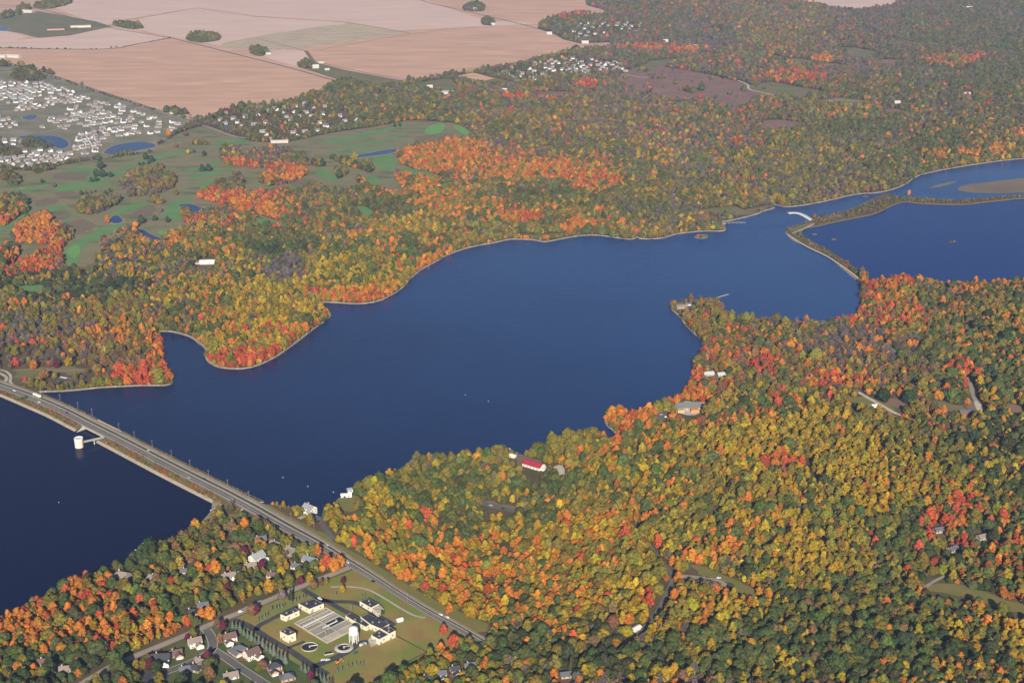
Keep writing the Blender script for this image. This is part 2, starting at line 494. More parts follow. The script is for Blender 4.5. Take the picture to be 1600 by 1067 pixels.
FIELDS = [
 ('farmland', FARM, 0, 'soy', .10),
 ('field', [(-60,70),(50,61),(170,43),(190,44),(262,60),(220,70),(175,77),(100,77),(0,75),(-60,76)], 0, 'soy2', .16),
 ('field', [(70,8),(110,-20),(520,-30),(640,-10),(700,14),(760,33),(850,36),(800,40),(700,45),(610,49),(545,35),(400,25),(310,12),(180,33),(165,42)], 0, 'soy2', .16),
 ('field', [(172,38),(310,13),(400,27),(545,36),(500,50),(400,62),(345,72),(270,58)], 0, 'soy2', .17),
 ('stubble_field', [(330,72),(400,57),(545,35),(640,52),(600,58),(500,72),(440,78),(380,78)], 1, 'corn', .22),
 ('stubble_field', [(395,82),(440,78),(478,80),(488,96),(470,106),(430,95)], 0, 'soy2', .23),
 ('field', [(-60,44),(5,48),(45,58),(0,68),(-60,72)], 0, 'soy2', .18),
 ('school_grounds', [(-40,34),(60,18),(150,34),(175,42),(110,56),(60,60),(30,52),(-40,42)], 0, 'meadow', .2),
 ('grass_strip', [(470,106),(478,80),(490,97),(540,110),(600,121),(640,128),(620,138),(580,134),(528,125)], 0, 'meadow', .2),
 ('grass_field', [(640,130),(665,128),(705,122),(712,130),(722,138),(700,146),(670,142)], 1, 'meadow', .2),
 ('grass_field', [(712,121),(740,114),(775,122),(800,128),(810,134),(770,136),(740,130)], 0, 'meadow', .2),
 ('crop_patch', [(712,119),(740,114),(773,123),(742,130)], 0, 'soy', .28),
 ('far_field', [(1248,4),(1275,-8),(1320,-12),(1410,-14),(1400,8),(1380,14),(1335,18),(1290,12)], 1, 'soy2', .2),
 ('subdivision_ground', [(-120,92),(0,104),(35,106),(70,114),(150,141),(200,157),(260,177),(300,191),(285,204),(230,236),(160,249),(110,254),(60,267),(20,264),(-120,270)], 0, 'suburb', .12),
 ('golf_course', GOLF, 1, 'rough', .12),
 ('prairie', [(958,118),(1000,107),(1045,104),(1090,114),(1150,127),(1200,140),(1195,155),(1160,168),(1135,186),(1128,163),(1085,157),(1050,161),(1015,150),(985,142),(966,128)], 1, 'prairie', .15),
 ('prairie', [(815,148),(860,142),(905,147),(890,154),(840,156)], 1, 'prairie', .15),
 ('prairie', [(1360,98),(1390,91),(1425,97),(1410,105),(1375,104)], 1, 'prairie', .15),
 ('prairie', [(1365,175),(1400,170),(1430,178),(1390,184)], 1, 'prairie', .15),
 ('prairie', [(1180,190),(1230,186),(1265,198),(1230,206),(1190,202)], 1, 'prairie', .15),
 ('meadow', [(1165,136),(1205,128),(1292,144),(1280,151),(1243,158),(1190,151)], 0, 'meadow', .2),
 ('meadow', [(1195,84),(1225,88),(1270,95),(1325,103),(1310,108),(1260,103),(1220,95)], 1, 'meadow', .2),
 ('meadow', [(1300,78),(1330,73),(1378,85),(1350,97),(1325,88)], 1, 'meadow', .2),
 ('meadow', [(1275,158),(1305,152),(1345,156),(1355,165),(1310,168),(1285,164)], 1, 'meadow', .2),
 ('meadow', [(985,108),(1010,97),(1045,90),(1070,95),(1050,103),(1015,110)], 1, 'meadow', .2),
 ('meadow', [(1080,330),(1120,326),(1145,320),(1165,330),(1190,330),(1172,335),(1150,336),(1110,337)], 1, 'meadow', .2),
 ('gravel_flat', [(1165,327),(1205,321),(1207,325),(1192,329),(1172,334)], 0, 'dirt', .3),
 ('shore_meadow', [(790,371),(820,366),(870,366),(905,364),(850,375),(830,372)], 1, 'meadow', .2),
 ('meadow', [(1047,478),(1062,472),(1078,474),(1082,484),(1068,490),(1058,487)], 1, 'meadow', .2),
 ('meadow', crop(0,534,4,[(90,180),(180,170),(300,165),(420,150),(520,160),(560,190),(480,215),(360,190),(240,200),(140,230),(100,215)]), 1, 'meadow', .2),
 ('car_park', crop(0,534,4,[(355,212),(480,228),(470,242),(350,230)]), 0, 'asphalt', .3),
 ('meadow', crop(800,800,4,[(1120,340),(1170,325),(1240,350),(1340,400),(1540,480),(1560,525),(1500,545),(1420,500),(1340,440),(1250,400),(1130,375)]), 1, 'verge', .2),
 ('meadow', crop(1200,800,4,[(960,480),(1140,425),(1300,475),(1599,580),(1800,650),(1800,710),(1599,645),(1480,610),(1300,565),(1200,520),(1080,505)]), 1, 'verge', .2),
 ('meadow', crop(1200,534,4,[(440,330),(560,345),(640,350),(740,380),(800,430),(740,440),(640,420),(520,380)]), 1, 'verge', .2),
 ('prairie', crop(1200,534,4,[(700,360),(860,355),(880,390),(800,410),(740,390)]), 1, 'prairie', .2),
 ('clearing', crop(1200,534,4,[(1010,385),(1080,370),(1200,395),(1260,440),(1180,455),(1090,430)]), 1, 'meadow', .2),
 ('prairie', crop(1200,534,4,[(1400,395),(1500,385),(1620,420),(1620,450),(1500,440)]), 1, 'prairie', .2),
 ('clearing', crop(1200,534,4,[(1230,375),(1290,360),(1350,410),(1330,445),(1260,440)]), 1, 'dirt', .21),
 ('gravel_lot', crop(1200,534,4,[(1285,375),(1305,365),(1350,415),(1325,440),(1300,420)]), 1, 'gravel', .3),
 ('clearing', crop(1200,800,4,[(420,660),(540,640),(570,670),(520,690),(430,690)]), 1, 'verge', .2),
 ('clearing', crop(1200,800,4,[(1010,80),(1080,60),(1100,110),(1080,160),(1030,150)]), 1, 'dirt', .2),
 ('car_park', crop(740,670,8,[(20,905),(230,930),(420,985),(600,1040),(520,1050),(330,1010),(120,960)]), 0, 'asphalt', .3),
 ('clearing', crop(740,670,8,[(0,900),(100,895),(300,920),(620,1010),(600,1040),(420,1000),(200,950)]), 1, 'dirt', .18),
 ('clearing', crop(740,670,8,[(480,320),(620,310),(760,360),(900,430),(880,520),(780,540),(640,470),(520,420)]), 1, 'dirt', .18),
 ('gravel_lot', crop(740,670,8,[(980,480),(1100,440),(1150,530),(1180,580),(1170,625),(1100,560),(1050,620),(1030,540)]), 1, 'gravel', .3),
 ('clearing', crop(1000,560,10,[(560,740),(640,690),(760,680),(960,660),(1010,700),(960,800),(900,880),(840,880),(700,860),(560,840)]), 1, 'gravel', .2),
 ('car_park', crop(1000,560,10,[(190,920),(330,840),(440,830),(530,860),(440,910),(380,960),(220,980)]), 0, 'asphalt', .3),
 ('clearing', crop(1000,560,10,[(1010,240),(1110,190),(1180,250),(1330,230),(1340,290),(1220,330),(1050,300)]), 1, 'dirt', .2),
 ('clearing', crop(400,267,4,[(590,230),(680,215),(730,250),(735,290),(700,305),(640,270)]), 1, 'fairway', .2),
 ('clearing', crop(400,267,4,[(0,285),(60,305),(130,320),(190,320),(150,350),(60,345),(0,330)]), 1, 'fairway', .2),
 ('clearing', crop(0,330,8,[(150,950),(270,940),(500,920),(620,960),(720,985),(860,970),(870,1000),(700,1030),(520,1040),(300,1000)]), 1, 'fairway', .2),
 ('clearing', [(300,408),(320,403),(345,407),(338,415),(312,416)], 1, 'dirt', .2),
 ('plant_lawn', [(366,966),(405,949),(480,918),(552,890),(572,897),(604,919),(648,946),(690,968),(740,994),(735,1004),(716,1004),(700,1012),(680,1026),(655,1040),(628,1051),(600,1068),(590,1085),(560,1085),(515,1062),(470,1040),(430,1017),(395,990)], 0, 'grass', .14),
 ('house_lawn', [(240,1075),(230,1050),(250,1020),(300,990),(365,967),(395,991),(430,1018),(470,1042),(515,1064),(560,1088),(240,1095)], 0, 'garden', .13),
 ('road_verge', [(398,783),(425,791),(450,806),(480,820),(520,845),(560,866),(600,890),(650,921),(700,948),(765,975),(770,985),(745,988),(690,960),(640,930),(580,893),(540,866),(490,838),(440,812),(400,790)], 0, 'verge', .12),
 ('shore_lawn', crop(440,740,10,[(560,880),(700,940),(840,1010),(780,1060),(680,1010),(570,940)]), 1, 'verge', .16),
 ('house_lawn', [(175,910),(195,893),(212,902),(210,915),(190,920)], 1, 'garden', .14),
 ('house_lawn', crop(220,930,8,[(600,240),(700,240),(800,310),(780,370),(680,370),(610,300)]), 1, 'garden', .14),
 ('house_lawn', crop(220,930,8,[(340,150),(500,120),(560,200),(520,290),(420,290),(330,210)]), 1, 'garden', .14),
 ('house_lawn', [(55,1030),(110,1035),(120,1050),(80,1056),(50,1048)], 1, 'garden', .14),
 ('house_lawn', [(282,888),(300,886),(304,900),(286,902)], 1, 'garden', .14),
 ('house_lawn', [(395,866),(425,868),(438,885),(415,895),(388,893)], 1, 'garden', .14),
 ('beach_grass', crop(200,780,8,[(1230,190),(1350,180),(1390,210),(1300,260),(1220,240)]), 1, 'verge', .16),
 ('beach', [(333,777),(345,781),(350,792),(345,800),(335,806),(322,820),(312,826),(306,826),(318,812),(330,798)], 0, 'sand', .2),
 ('shore_clearing', crop(440,740,10,[(800,500),(880,380),(960,350),(1120,370),(1160,440),(1060,520),(960,525),(880,470)]), 1, 'verge', .16),
 ('shore_clearing', crop(440,740,10,[(860,470),(960,350),(1180,330),(1240,420),(1230,520),(1120,600),(960,580)]), 1, 'verge', .15),
 ('dam_crest', [(1232,360),(1252,352),(1270,347),(1274,349),(1255,356),(1240,363)], 0, 'meadow', .2),
]
fairways = [
 ('fairway', [(0,302),(40,295),(75,288),(78,292),(40,300),(0,308)]),
 ('fairway', [(80,292),(130,283),(178,283),(175,288),(120,298),(90,300)]),
 ('fairway', [(88,268),(130,260),(150,260),(148,266),(100,273)]),
 ('fairway', [(120,272),(150,268),(200,266),(196,272),(160,280),(130,281)]),
 ('fairway', [(62,327),(90,320),(106,320),(100,328),(75,334)]),
 ('fairway', [(0,352),(20,338),(50,332),(48,336),(20,350),(0,366)]),
 ('fairway', [(70,352),(110,338),(122,338),(100,346),(80,355)]),
 ('fairway', [(97,395),(104,386),(130,370),(150,358),(180,352),(200,348),(196,356),(165,364),(150,376),(130,382),(128,400),(118,420),(112,426),(104,414),(100,405)]),
 ('fairway', [(0,386),(18,376),(34,370),(32,378),(10,392),(0,398)]),
 ('fairway', [(165,337),(195,323),(232,315),(228,322),(190,334),(172,338)]),
 ('fairway', [(258,325),(275,313),(300,308),(302,316),(286,322),(288,340),(280,347),(262,345),(255,335)]),
 ('fairway', [(305,290),(320,282),(336,282),(332,290),(314,295)]),
 ('fairway', [(182,262),(230,250),(260,240),(300,234),(296,238),(250,250),(215,258),(190,266)]),
 ('fairway', [(290,275),(330,268),(365,262),(362,268),(330,275),(300,281)]),
 ('fairway', [(285,266),(320,258),(350,250),(352,254),(320,264),(292,270)]),
 ('fairway', [(330,226),(360,217),(395,220),(380,226),(345,230)]),
 ('fairway', [(500,221),(540,213),(590,205),(630,193),(640,195),(600,209),(550,219),(510,226)]),
 ('fairway', [(515,236),(560,225),(600,217),(635,207),(632,212),(590,223),(550,232),(525,240)]),
 ('fairway', [(530,244),(560,236),(600,228),(616,227),(600,233),(560,241),(540,246)]),
 ('fairway', [(488,265),(510,262),(522,272),(530,284),(516,284),(500,275)]),
 ('fairway', [(566,280),(580,275),(600,284),(590,290),(575,288)]),
 ('fairway', [(580,246),(612,240),(625,256),(605,268),(590,265)]),
 ('fairway', [(622,262),(650,264),(692,277),(680,281),(650,276),(628,270)]),
 ('fairway', [(455,300),(445,290),(470,292),(480,300),(470,304)]),
 ('putting_green', [(660,207),(672,196),(690,192),(697,197),(690,208),(672,211)]),
 ('putting_green', [(706,196),(720,197),(736,208),(728,212),(714,204)]),
 ('putting_green', [(105,388),(124,380),(126,398),(116,404),(106,400)]),
 ('putting_green', [(246,360),(256,360),(258,366),(248,368)]),
]
FIELDS += [(n, p, 2, 'green' if n == 'putting_green' else 'fairway', .25) for n, p in fairways]
FIELDS += [('tall_grass', p, 2, 'heather', .25) for p in (
 [(50,318),(70,311),(85,309),(92,315),(70,322),(55,324)], [(80,338),(95,333),(115,335),(100,344),(82,346)], [(103,352),(120,343),(135,344),(152,352),(140,360),(118,366),(104,362)],
 [(205,330),(225,322),(240,321),(244,332),(225,341),(208,338)], [(85,270),(130,268),(145,275),(110,282),(80,280)], [(80,300),(120,299),(125,305),(95,310)], [(450,285),(485,278),(500,285),(480,292),(455,294)], [(640,214),(700,208),(720,214),(680,222),(650,222)],
 [(130,418),(150,408),(160,415),(148,425),(130,426)])]
FIELDS += [('sand_bunker', p, 1, 'sand', .3) for p in (
 [(12,298),(20,295),(20,297)], [(24,295),(41,292),(40,295),(28,297)], [(144,358),(153,355),(151,359)], [(133,362),(138,361),(137,364)], [(132,390),(139,389),(137,392)], [(141,388),(148,386),(147,389)], [(176,303),(182,302),(180,305)], [(668,200),(679,194),(678,197)])]
for i_, (name, px, sm, m, dz) in enumerate(FIELDS):
    w = wpoly(px, sm)
    if sm == 2 and name != 'putting_green':          # uneven mown edges
        w = w + np.stack([vnoise(w[:, 0] / 14, w[:, 1] / 14, 5) - .5, vnoise(w[:, 0] / 14, w[:, 1] / 14, 6) - .5], 1) * 11
    if name in ('prairie', 'meadow', 'clearing', 'shore_meadow') and sm:
        w = chaikin(w, 1, True); k_ = 26 if w[:, 1].mean() > 3000 else 8
        w = w + np.stack([vnoise(w[:, 0] / (k_ * 1.6), w[:, 1] / (k_ * 1.6), 15) - .5, vnoise(w[:, 0] / (k_ * 1.6), w[:, 1] / (k_ * 1.6), 16) - .5], 1) * k_ * 1.5
    sheet(name, w, ZL + dz + i_ * .0016, M[m])
    CLEAR.append(w)

# roads ------------------------------------------------------------
MAIN = [(-70,577),(-30,588),(0,599),(25,608),(67,626),(100,640),(140,661),(175,678),(225,704),(275,730),(325,755),(362,773),(395,789),(415,800),(450,820),(500,846),(540,871),(575,892),(612,916),(650,940),(687,961),(722,979),(747,995),(800,1024),(860,1062),(900,1090)]
ZROAD = 4.0
_m = Gn([a for a, b in MAIN], [b for a, b in MAIN], ZROAD)
main_p = chaikin(_m, 3)
_s = np.concatenate([[0], np.cumsum(np.linalg.norm(np.diff(main_p, axis=0), axis=1))])
def s_at(px, py):
    q = Gn(px, py, ZROAD)
    return _s[np.argmin(np.linalg.norm(main_p - q, axis=1))]
sW, sE = s_at(40, 615), s_at(362, 773)
sb0, sb1 = s_at(143, 663), s_at(173, 677)
def resample(step=8.):
    ss = np.arange(0, _s[-1], step)
    ss = np.sort(np.unique(np.concatenate([ss, [sb0, sb1]])))
    return ss, np.stack([np.interp(ss, _s, main_p[:, 0]), np.interp(ss, _s, main_p[:, 1])], 1)
S, P = resample()
_kp = S <= s_at(768, 1007); S, P = S[_kp], P[_kp]
def zprof(s):
    s = np.asarray(s, float)
    up = np.clip(np.minimum((s - (sW - 60)) / 90, ((sE + 70) - s) / 110), 0, 1)
    up = up * up * (3 - 2 * up)
    return ZL + .45 + (ZROAD - ZL - .45) * up
Z = zprof(S)
s_end, s_n0, s_n1 = s_at(742, 993), s_at(440, 815), s_at(600, 908)
KW = 1 - .45 * np.clip((S - s_n0) / (s_n1 - s_n0), 0, 1)
CLEAR_LINES.append((P[S < s_n0], 19)); CLEAR_LINES.append((P[(S >= s_n0 - 10) & (S < s_end)], 13)); CLEAR_LINES.append((P[S >= s_end - 10], 1))
for nm, a, b, m, dz in (('road_shoulder', -13, -8.0, 'trail', .0), ('road_kerb', -8.0, -6.6, 'concrete', .12), ('road', -6.6, -1.2, 'asphalt_dark', .05), ('road_median', -1.2, .3, 'concrete', .2),
                        ('road', .3, 9.6, 'asphalt', .05), ('road_shoulder', 9.6, 11.5, 'trail', .02)):
    strip(nm, P, a * KW, b * KW, Z + dz, M[m], kind='structure')
for nm, a, b, m in (('lane_line', -6.2, -5.8, 'white_line'), ('lane_line', -2.0, -1.6, 'yellow_line'), ('lane_line', .8, 1.2, 'yellow_line'), ('lane_line', 8.6, 9.1, 'white_line'), ('lane_line', 4.7, 5.05, 'white_line')):
    strip(nm, P, a * KW, b * KW, Z + .09, M[m], kind='structure')
# the embankment in the lake, one to each side of the bridge
for a, b in ((sW - 40, sb0), (sb1, sE + 40)):
    k = (S >= a) & (S <= b)
    p, z = P[k], Z[k] - .1
    for nm, o0, z0, o1, z1, m in (('causeway_bank', -22, -.6, -18, .9, 'riprap'), ('causeway_bank', -18, .9, -12.9, z, 'weeds'), ('causeway', -12.9, z, 11.4, z, 'trail'),
                                  ('causeway_bank', 11.4, z, 20, 1.4, 'weeds'), ('causeway_bank', 20, 1.4, 26.5, -.6, 'riprap')):
        strip(nm, p, o0, o1, z0, M[m], z1, kind='structure')
    n = len(p)
    for e in (0, n - 1):                       # the ends, sloping into the water
        l, r = strip_pts(p, -22, 26.5)
        l2, r2 = strip_pts(p, -12.9, 11.4)
        d = (p[1] - p[0]) if e == 0 else (p[-2] - p[-1])
        d = -d / np.linalg.norm(d) * 5
        mb = MB()
        v = [(*(l[e] ), -.6), (*(r[e]), -.6), (*r2[e], z[e]), (*l2[e], z[e])]
        v[0] = (l[e][0] + d[0] * .3, l[e][1] + d[1] * .3, -.6); v[1] = (r[e][0] + d[0], r[e][1] + d[1], -.6)
        mb.add(v, [(0, 1, 2, 3), (3, 2, 1, 0)][:1])
        mb.build('causeway_bank', M['concrete'])['kind'] = 'structure'

dandy = road('side_road', [(553,884),(520,897),(480,912),(440,929),(405,944),(377,956),(337,972),(307,985),(255,1007),(215,1023),(175,1040),(135,1064),(100,1085)], 8.5, M['road_pale'])
strip('lane_line', dandy, -.2, .2, ZL + .4, M['yellow_line'], kind='structure')
plant_roads = [
 ([(474,921),(486,928),(500,936),(520,940),(540,940),(556,941),(572,950),(590,962),(606,970),(616,977)], 6.5),
 ([(500,936),(512,940),(530,950),(545,958),(556,966)], 6.5),
 ([(365,968),(378,973),(392,979),(405,988),(425,1001),(450,1014),(475,1031),(492,1042),(512,1054)], 7.5),
 ([(400,985),(404,977),(415,972),(430,964),(445,957),(466,947)], 6),
 ([(450,1012),(466,1006),(476,1002)], 4),
 ([(490,1041),(505,1036),(525,1027),(545,1017),(556,1008),(566,1003),(578,1003)], 8),
]
for px, w in plant_roads:
    road('plant_road', px, w, M['asphalt_dark'], .35)
for px, w in (([(322,983),(329,992),(333,1004),(332,1014),(324,1021),(310,1029),(295,1037),(278,1043),(258,1050)], 8), ([(332,1014),(343,1021),(357,1030),(376,1044),(395,1056),(415,1069),(440,1085)], 8)):
    p = road('side_street', px, w, M['asphalt'], .36)
    strip('kerb', p, -w / 2 - .8, -w / 2, ZL + .45, M['concrete'], kind='structure'); strip('kerb', p, w / 2, w / 2 + .8, ZL + .45, M['concrete'], kind='structure')
cds = G(243, 1056)
sheet('side_street', np.array([(cds.x + 13 * math.cos(t), cds.y + 13 * math.sin(t)) for t in np.linspace(0, 2 * math.pi, 28, False)]), ZL + .37, M['asphalt_dark'])
CLEAR.append(np.array([(cds.x + 16 * math.cos(t), cds.y + 16 * math.sin(t)) for t in np.linspace(0, 2 * math.pi, 20, False)]))
for px, w, m in (
 ([(523,843),(515,835),(505,822),(501,812),(492,806)], 6, 'asphalt'),                                    # drive to the lakeside house
 ([(985,818),(1000,838),(1017,853),(1032,876),(1045,890),(1050,898),(1049,912),(1042,926),(1030,950),(1018,967),(1000,985),(975,1008),(955,1020)], 4.5, 'asphalt'),
 ([(1050,898),(1075,901),(1100,903),(1125,908),(1138,918)], 7, 'road_pale'),
 ([(1340,612),(1355,621),(1375,632),(1397,645),(1420,655)], 6, 'gravel'),
 ([(1512,590),(1518,606),(1520,618),(1528,632)], 6, 'road_pale'),
 ([(1436,925),(1455,910),(1480,898)], 4, 'road_pale'),
 ([(0,578),(10,580),(18,588),(15,596),(20,602),(40,610),(60,616)], 4, 'concrete'), ([(-20,575),(0,583),(12,590),(8,596)], 5, 'concrete'),
 ([(20,579),(60,577),(100,580),(140,578)], 3, 'trail'),
 ([(520,883),(556,880)], 4, 'concrete'),
 ([(517,917),(545,916),(575,920),(600,934),(630,953),(650,963),(664,965)], 2.5, 'concrete'),
 ([(373,954),(400,942),(408,938)], 2, 'concrete'),
 ([(1078,495),(1090,494),(1115,498),(1140,507)], 4, 'trail'),
 ([(1350,492),(1370,492),(1400,495)], 4, 'trail'),
 ([(1230,366),(1260,386),(1290,399),(1310,412),(1330,426),(1348,441)], 4, 'gravel'), ([(1238,365),(1258,357),(1272,350)], 4, 'gravel'),
 # country roads far off
 ([(-120,80),(-60,90),(0,101),(35,106),(70,115),(150,142),(200,158),(260,178),(300,192),(330,200),(360,212),(380,216),(400,219)], 9, 'road_pale'),
 ([(-20,6),(55,12),(110,27),(165,43),(220,52),(270,60),(340,78),(400,93),(440,103),(470,111),(528,128)], 8, 'asphalt'),
 ([(630,-14),(660,3),(710,14),(780,30),(830,42),(862,52),(880,60)], 8, 'asphalt'),
 ([(20,263),(60,262),(110,252),(150,247),(180,244),(230,236),(285,222)], 6, 'road_pale'),
 ([(300,192),(285,198),(262,206)], 5, 'gravel'),
 ([(0,208),(30,208),(65,208),(100,200),(118,194),(140,197),(155,208)], 8, 'road_pale'),
 ([(165,200),(150,208),(140,220),(135,235),(110,242),(100,250)], 8, 'road_pale'),
 ([(96,196),(120,184),(150,176),(180,172)], 7, 'road_pale'), ([(150,200),(190,192),(230,186),(270,182)], 7, 'road_pale'),
 ([(0,150),(40,150),(90,150),(130,158)], 7, 'road_pale'), ([(0,165),(40,160),(80,158),(110,150)], 7, 'road_pale'), ([(10,135),(50,140),(100,146)], 7, 'road_pale'),
 ([(970,116),(1005,122),(1012,121)], 7, 'gravel'), ([(1153,126),(1165,131),(1170,134),(1168,139),(1180,143),(1215,150),(1250,157)], 7, 'gravel'), ([(1285,164),(1295,158),(1310,156),(1345,159)], 6, 'gravel'),
 ([(0,336),(30,318),(48,312),(90,312),(115,332),(130,340),(155,352)], 3, 'trail'),
 ([(405,338),(425,345),(445,350),(462,356)], 4, 'trail'), ([(355,320),(390,330),(420,343),(450,348)], 4, 'trail'),
):
    road('road' if w > 5 else 'path', px, w, M[m], .32, clear=.5 if w < 5 else 3)

# dark field edges and ditches as low strips of weeds
for px, w in (([(-60,76),(0,75),(60,77),(175,78),(210,70),(265,60)], 14), ([(170,41),(230,26),(310,13)], 5), ([(310,13),(345,20),(400,27),(500,32),(545,36)], 4), ([(545,36),(600,45),(640,52)], 6), ([(600,50),(700,45),(800,40),(850,38)], 4),
              ([(478,80),(485,90),(490,97),(498,103)], 14), ([(400,60),(478,80)], 4), ([(490,80),(600,60),(700,46)], 4), ([(500,98),(560,112),(640,126)], 5)):
    p = chaikin(Gn([a for a, b in px], [b for a, b in px]), 2)
    strip('field_margin', p, -w / 2, w / 2, ZL + .3, M['meadow'], kind='structure')

# height of the wooded land ----------------------------------------
HX0, HY0, HS = -2600., 900., 25.
HNX, HNY = 209, 201
gx, gy = np.meshgrid(HX0 + HS * np.arange(HNX), HY0 + HS * np.arange(HNY))
bx, by = gx.ravel(), gy.ravel()
flat = np.zeros(bx.shape, bool)
for w in CLEAR + WATERS:
    flat |= inside(w, bx, by)
for p, hw in CLEAR_LINES:
    step = max(1, int(8 / max(1., np.linalg.norm(p[1] - p[0]))))
    for a, b in zip(p[:-1], p[1:]):
        n = max(1, int(np.linalg.norm(b - a) / 15))
        for t in np.linspace(0, 1, n + 1):
            q = a + (b - a) * t
            ix, iy = int(round((q[0] - HX0) / HS)), int(round((q[1] - HY0) / HS))
            if 0 <= ix < HNX and 0 <= iy < HNY: flat[iy * HNX + ix] = True
dist = np.where(flat.reshape(HNY, HNX), 0., 1e4)          # chamfer distance in cells
for k in range(16):
    d2 = dist.copy()
    d2[1:] = np.minimum(d2[1:], dist[:-1] + 1); d2[:-1] = np.minimum(d2[:-1], dist[1:] + 1)
    d2[:, 1:] = np.minimum(d2[:, 1:], dist[:, :-1] + 1); d2[:, :-1] = np.minimum(d2[:, :-1], dist[:, 1:] + 1)
    d2[1:, 1:] = np.minimum(d2[1:, 1:], dist[:-1, :-1] + 1.41); d2[:-1, :-1] = np.minimum(d2[:-1, :-1], dist[1:, 1:] + 1.41)
    d2[1:, :-1] = np.minimum(d2[1:, :-1], dist[:-1, 1:] + 1.41); d2[:-1, 1:] = np.minimum(d2[:-1, 1:], dist[1:, :-1] + 1.41)
    dist = d2
fade = np.clip((dist - 1.5) / 6, 0, 1); fade = fade * fade * (3 - 2 * fade)
hill = 20 * vnoise(bx / 240, by / 300, 3) + 9 * vnoise(bx / 110, by / 130, 4) - 8
edge = np.minimum(np.minimum(bx - HX0, HX0 + HS * (HNX - 1) - bx), np.minimum(by - HY0, HY0 + HS * (HNY - 1) - by))
HG = np.clip(hill, 0, None).reshape(HNY, HNX) * fade * np.clip(edge / 150, 0, 1).reshape(HNY, HNX)

def hgt(x, y):
    x = np.asarray(x, float); y = np.asarray(y, float)
    fx = np.clip((x - HX0) / HS, 0, HNX - 1.001); fy = np.clip((y - HY0) / HS, 0, HNY - 1.001)
    ix = fx.astype(int); iy = fy.astype(int); fx = fx - ix; fy = fy - iy
    return ZL + (HG[iy, ix] * (1 - fx) + HG[iy, ix + 1] * fx) * (1 - fy) + (HG[iy + 1, ix] * (1 - fx) + HG[iy + 1, ix + 1] * fx) * fy

# the ground: one sheet to the horizon with the lakes cut out --------
verts, edges = [], []
for loop in [np.array([(X0, Y0), (X1, Y0), (X1, Y1), (X0, Y1)])] + HOLES:
    o = len(verts); n = len(loop)
    verts += [(float(a), float(b)) for a, b in loop]
    edges += [(o + i, o + (i + 1) % n) for i in range(n)]
nb = len(verts)
hk = HG > 0
for _ in range(2):
    h2 = hk.copy()
    h2[1:] |= hk[:-1]; h2[:-1] |= hk[1:]; h2[:, 1:] |= hk[:, :-1]; h2[:, :-1] |= hk[:, 1:]
    hk = h2
keep = hk.ravel()
for w in WATERS: keep &= ~inside(w, bx, by)
verts += list(zip(bx[keep].tolist(), by[keep].tolist()))
cv, ce, cf, *_ = delaunay_2d_cdt([Vector(v) for v in verts], edges, [], 0, 1e-4)
va = np.array([(v.x, v.y) for v in cv])
fa = np.array([tuple(f) for f in cf])
cen = va[fa].mean(1)
wet = np.zeros(len(fa), bool)
for w in HOLES:
    wet |= inside(w, cen[:, 0], cen[:, 1])
vz = hgt(va[:, 0], va[:, 1])
mb = MB(); mb.v = [(a[0], a[1], z) for a, z in zip(va.tolist(), vz.tolist())]; mb.f = [tuple(f) for f in fa[~wet].tolist()]
mb.build('ground', M['floor'])['kind'] = 'structure'

# shore strips that slope into the water
def shore(poly, w, m, name='shore'):
    p = np.asarray(poly)
    area = np.sum(p[:, 0] * np.roll(p[:, 1], -1) - np.roll(p[:, 0], -1) * p[:, 1])
    d = np.roll(p, -1, 0) - np.roll(p, 1, 0)
    d /= np.linalg.norm(d, axis=1)[:, None] + 1e-9
    nrm = np.stack([-d[:, 1], d[:, 0]], 1) * (1 if area > 0 else -1)      # towards the water
    ww = w * (.1 + 1.0 * vnoise(p[:, 0] / 70, p[:, 1] / 70, 9) + .9 * vnoise(p[:, 0] / 18, p[:, 1] / 18, 19))[:, None]
    q = p + nrm * ww
    r = p - nrm * w * .25
    n = len(p)
    mb = MB()
    mb.v = [(*a, ZL + .08) for a in r.tolist()] + [(*a, ZL + .02) for a in p.tolist()] + [(*a, -.5) for a in q.tolist()]
    for i in range(n):
        j = (i + 1) % n
        for k in (0, n):
            f = (k + i, k + j, k + n + j, k + n + i)
            mb.f.append(f if area > 0 else f[::-1])
    mb.build(name, m)['kind'] = 'structure'
shore(lake_w, 3.4, M['sand']); shore(res_w, 4, M['weeds'])
for p in pond_w:                      # a low bank round each pond
    c_ = p.mean(0); n_ = len(p); mb = MB()
    ar_ = np.sum(p[:, 0] * np.roll(p[:, 1], -1) - np.roll(p[:, 0], -1) * p[:, 1])
    dd = (p - c_) / np.linalg.norm(p - c_, axis=1)[:, None]
    mb.v = [(*(q + e * 7), ZL + .05) for q, e in zip(p, dd)] + [(*(q + e * 1.5), ZL + .62) for q, e in zip(p, dd)] + [(*(q - e * 1.2), ZL + .30) for q, e in zip(p, dd)]
    for i in range(n_):
        j = (i + 1) % n_
        for k in (0, n_):
            f = (k + i, k + j, k + n_ + j, k + n_ + i); mb.f.append(f if ar_ > 0 else f[::-1])
    mb.build('pond_bank', M['trail'])['kind'] = 'structure'

def water_sheet(name, poly, z, m):
    sheet(name, np.asarray(poly), z, m)
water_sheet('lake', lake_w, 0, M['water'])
water_sheet('reservoir', res_w, .0, M['water_res'])
_k = (S > sW - 60) & (S < sE + 20)
_low = [(-400,600),(-400,1100),(-60,1010),(0,972),(60,940),(120,914),(170,893),(205,874),(233,860),(268,848),(290,832),(312,820),(325,810),(333,796),(336,786)]
water_sheet('lower_lake', np.vstack([P[_k], wpoly(_low, 0)[::-1]]), .03, M['water_low'])
for p in pond_w: water_sheet('pond', p, ZL + .42, M['pond'])
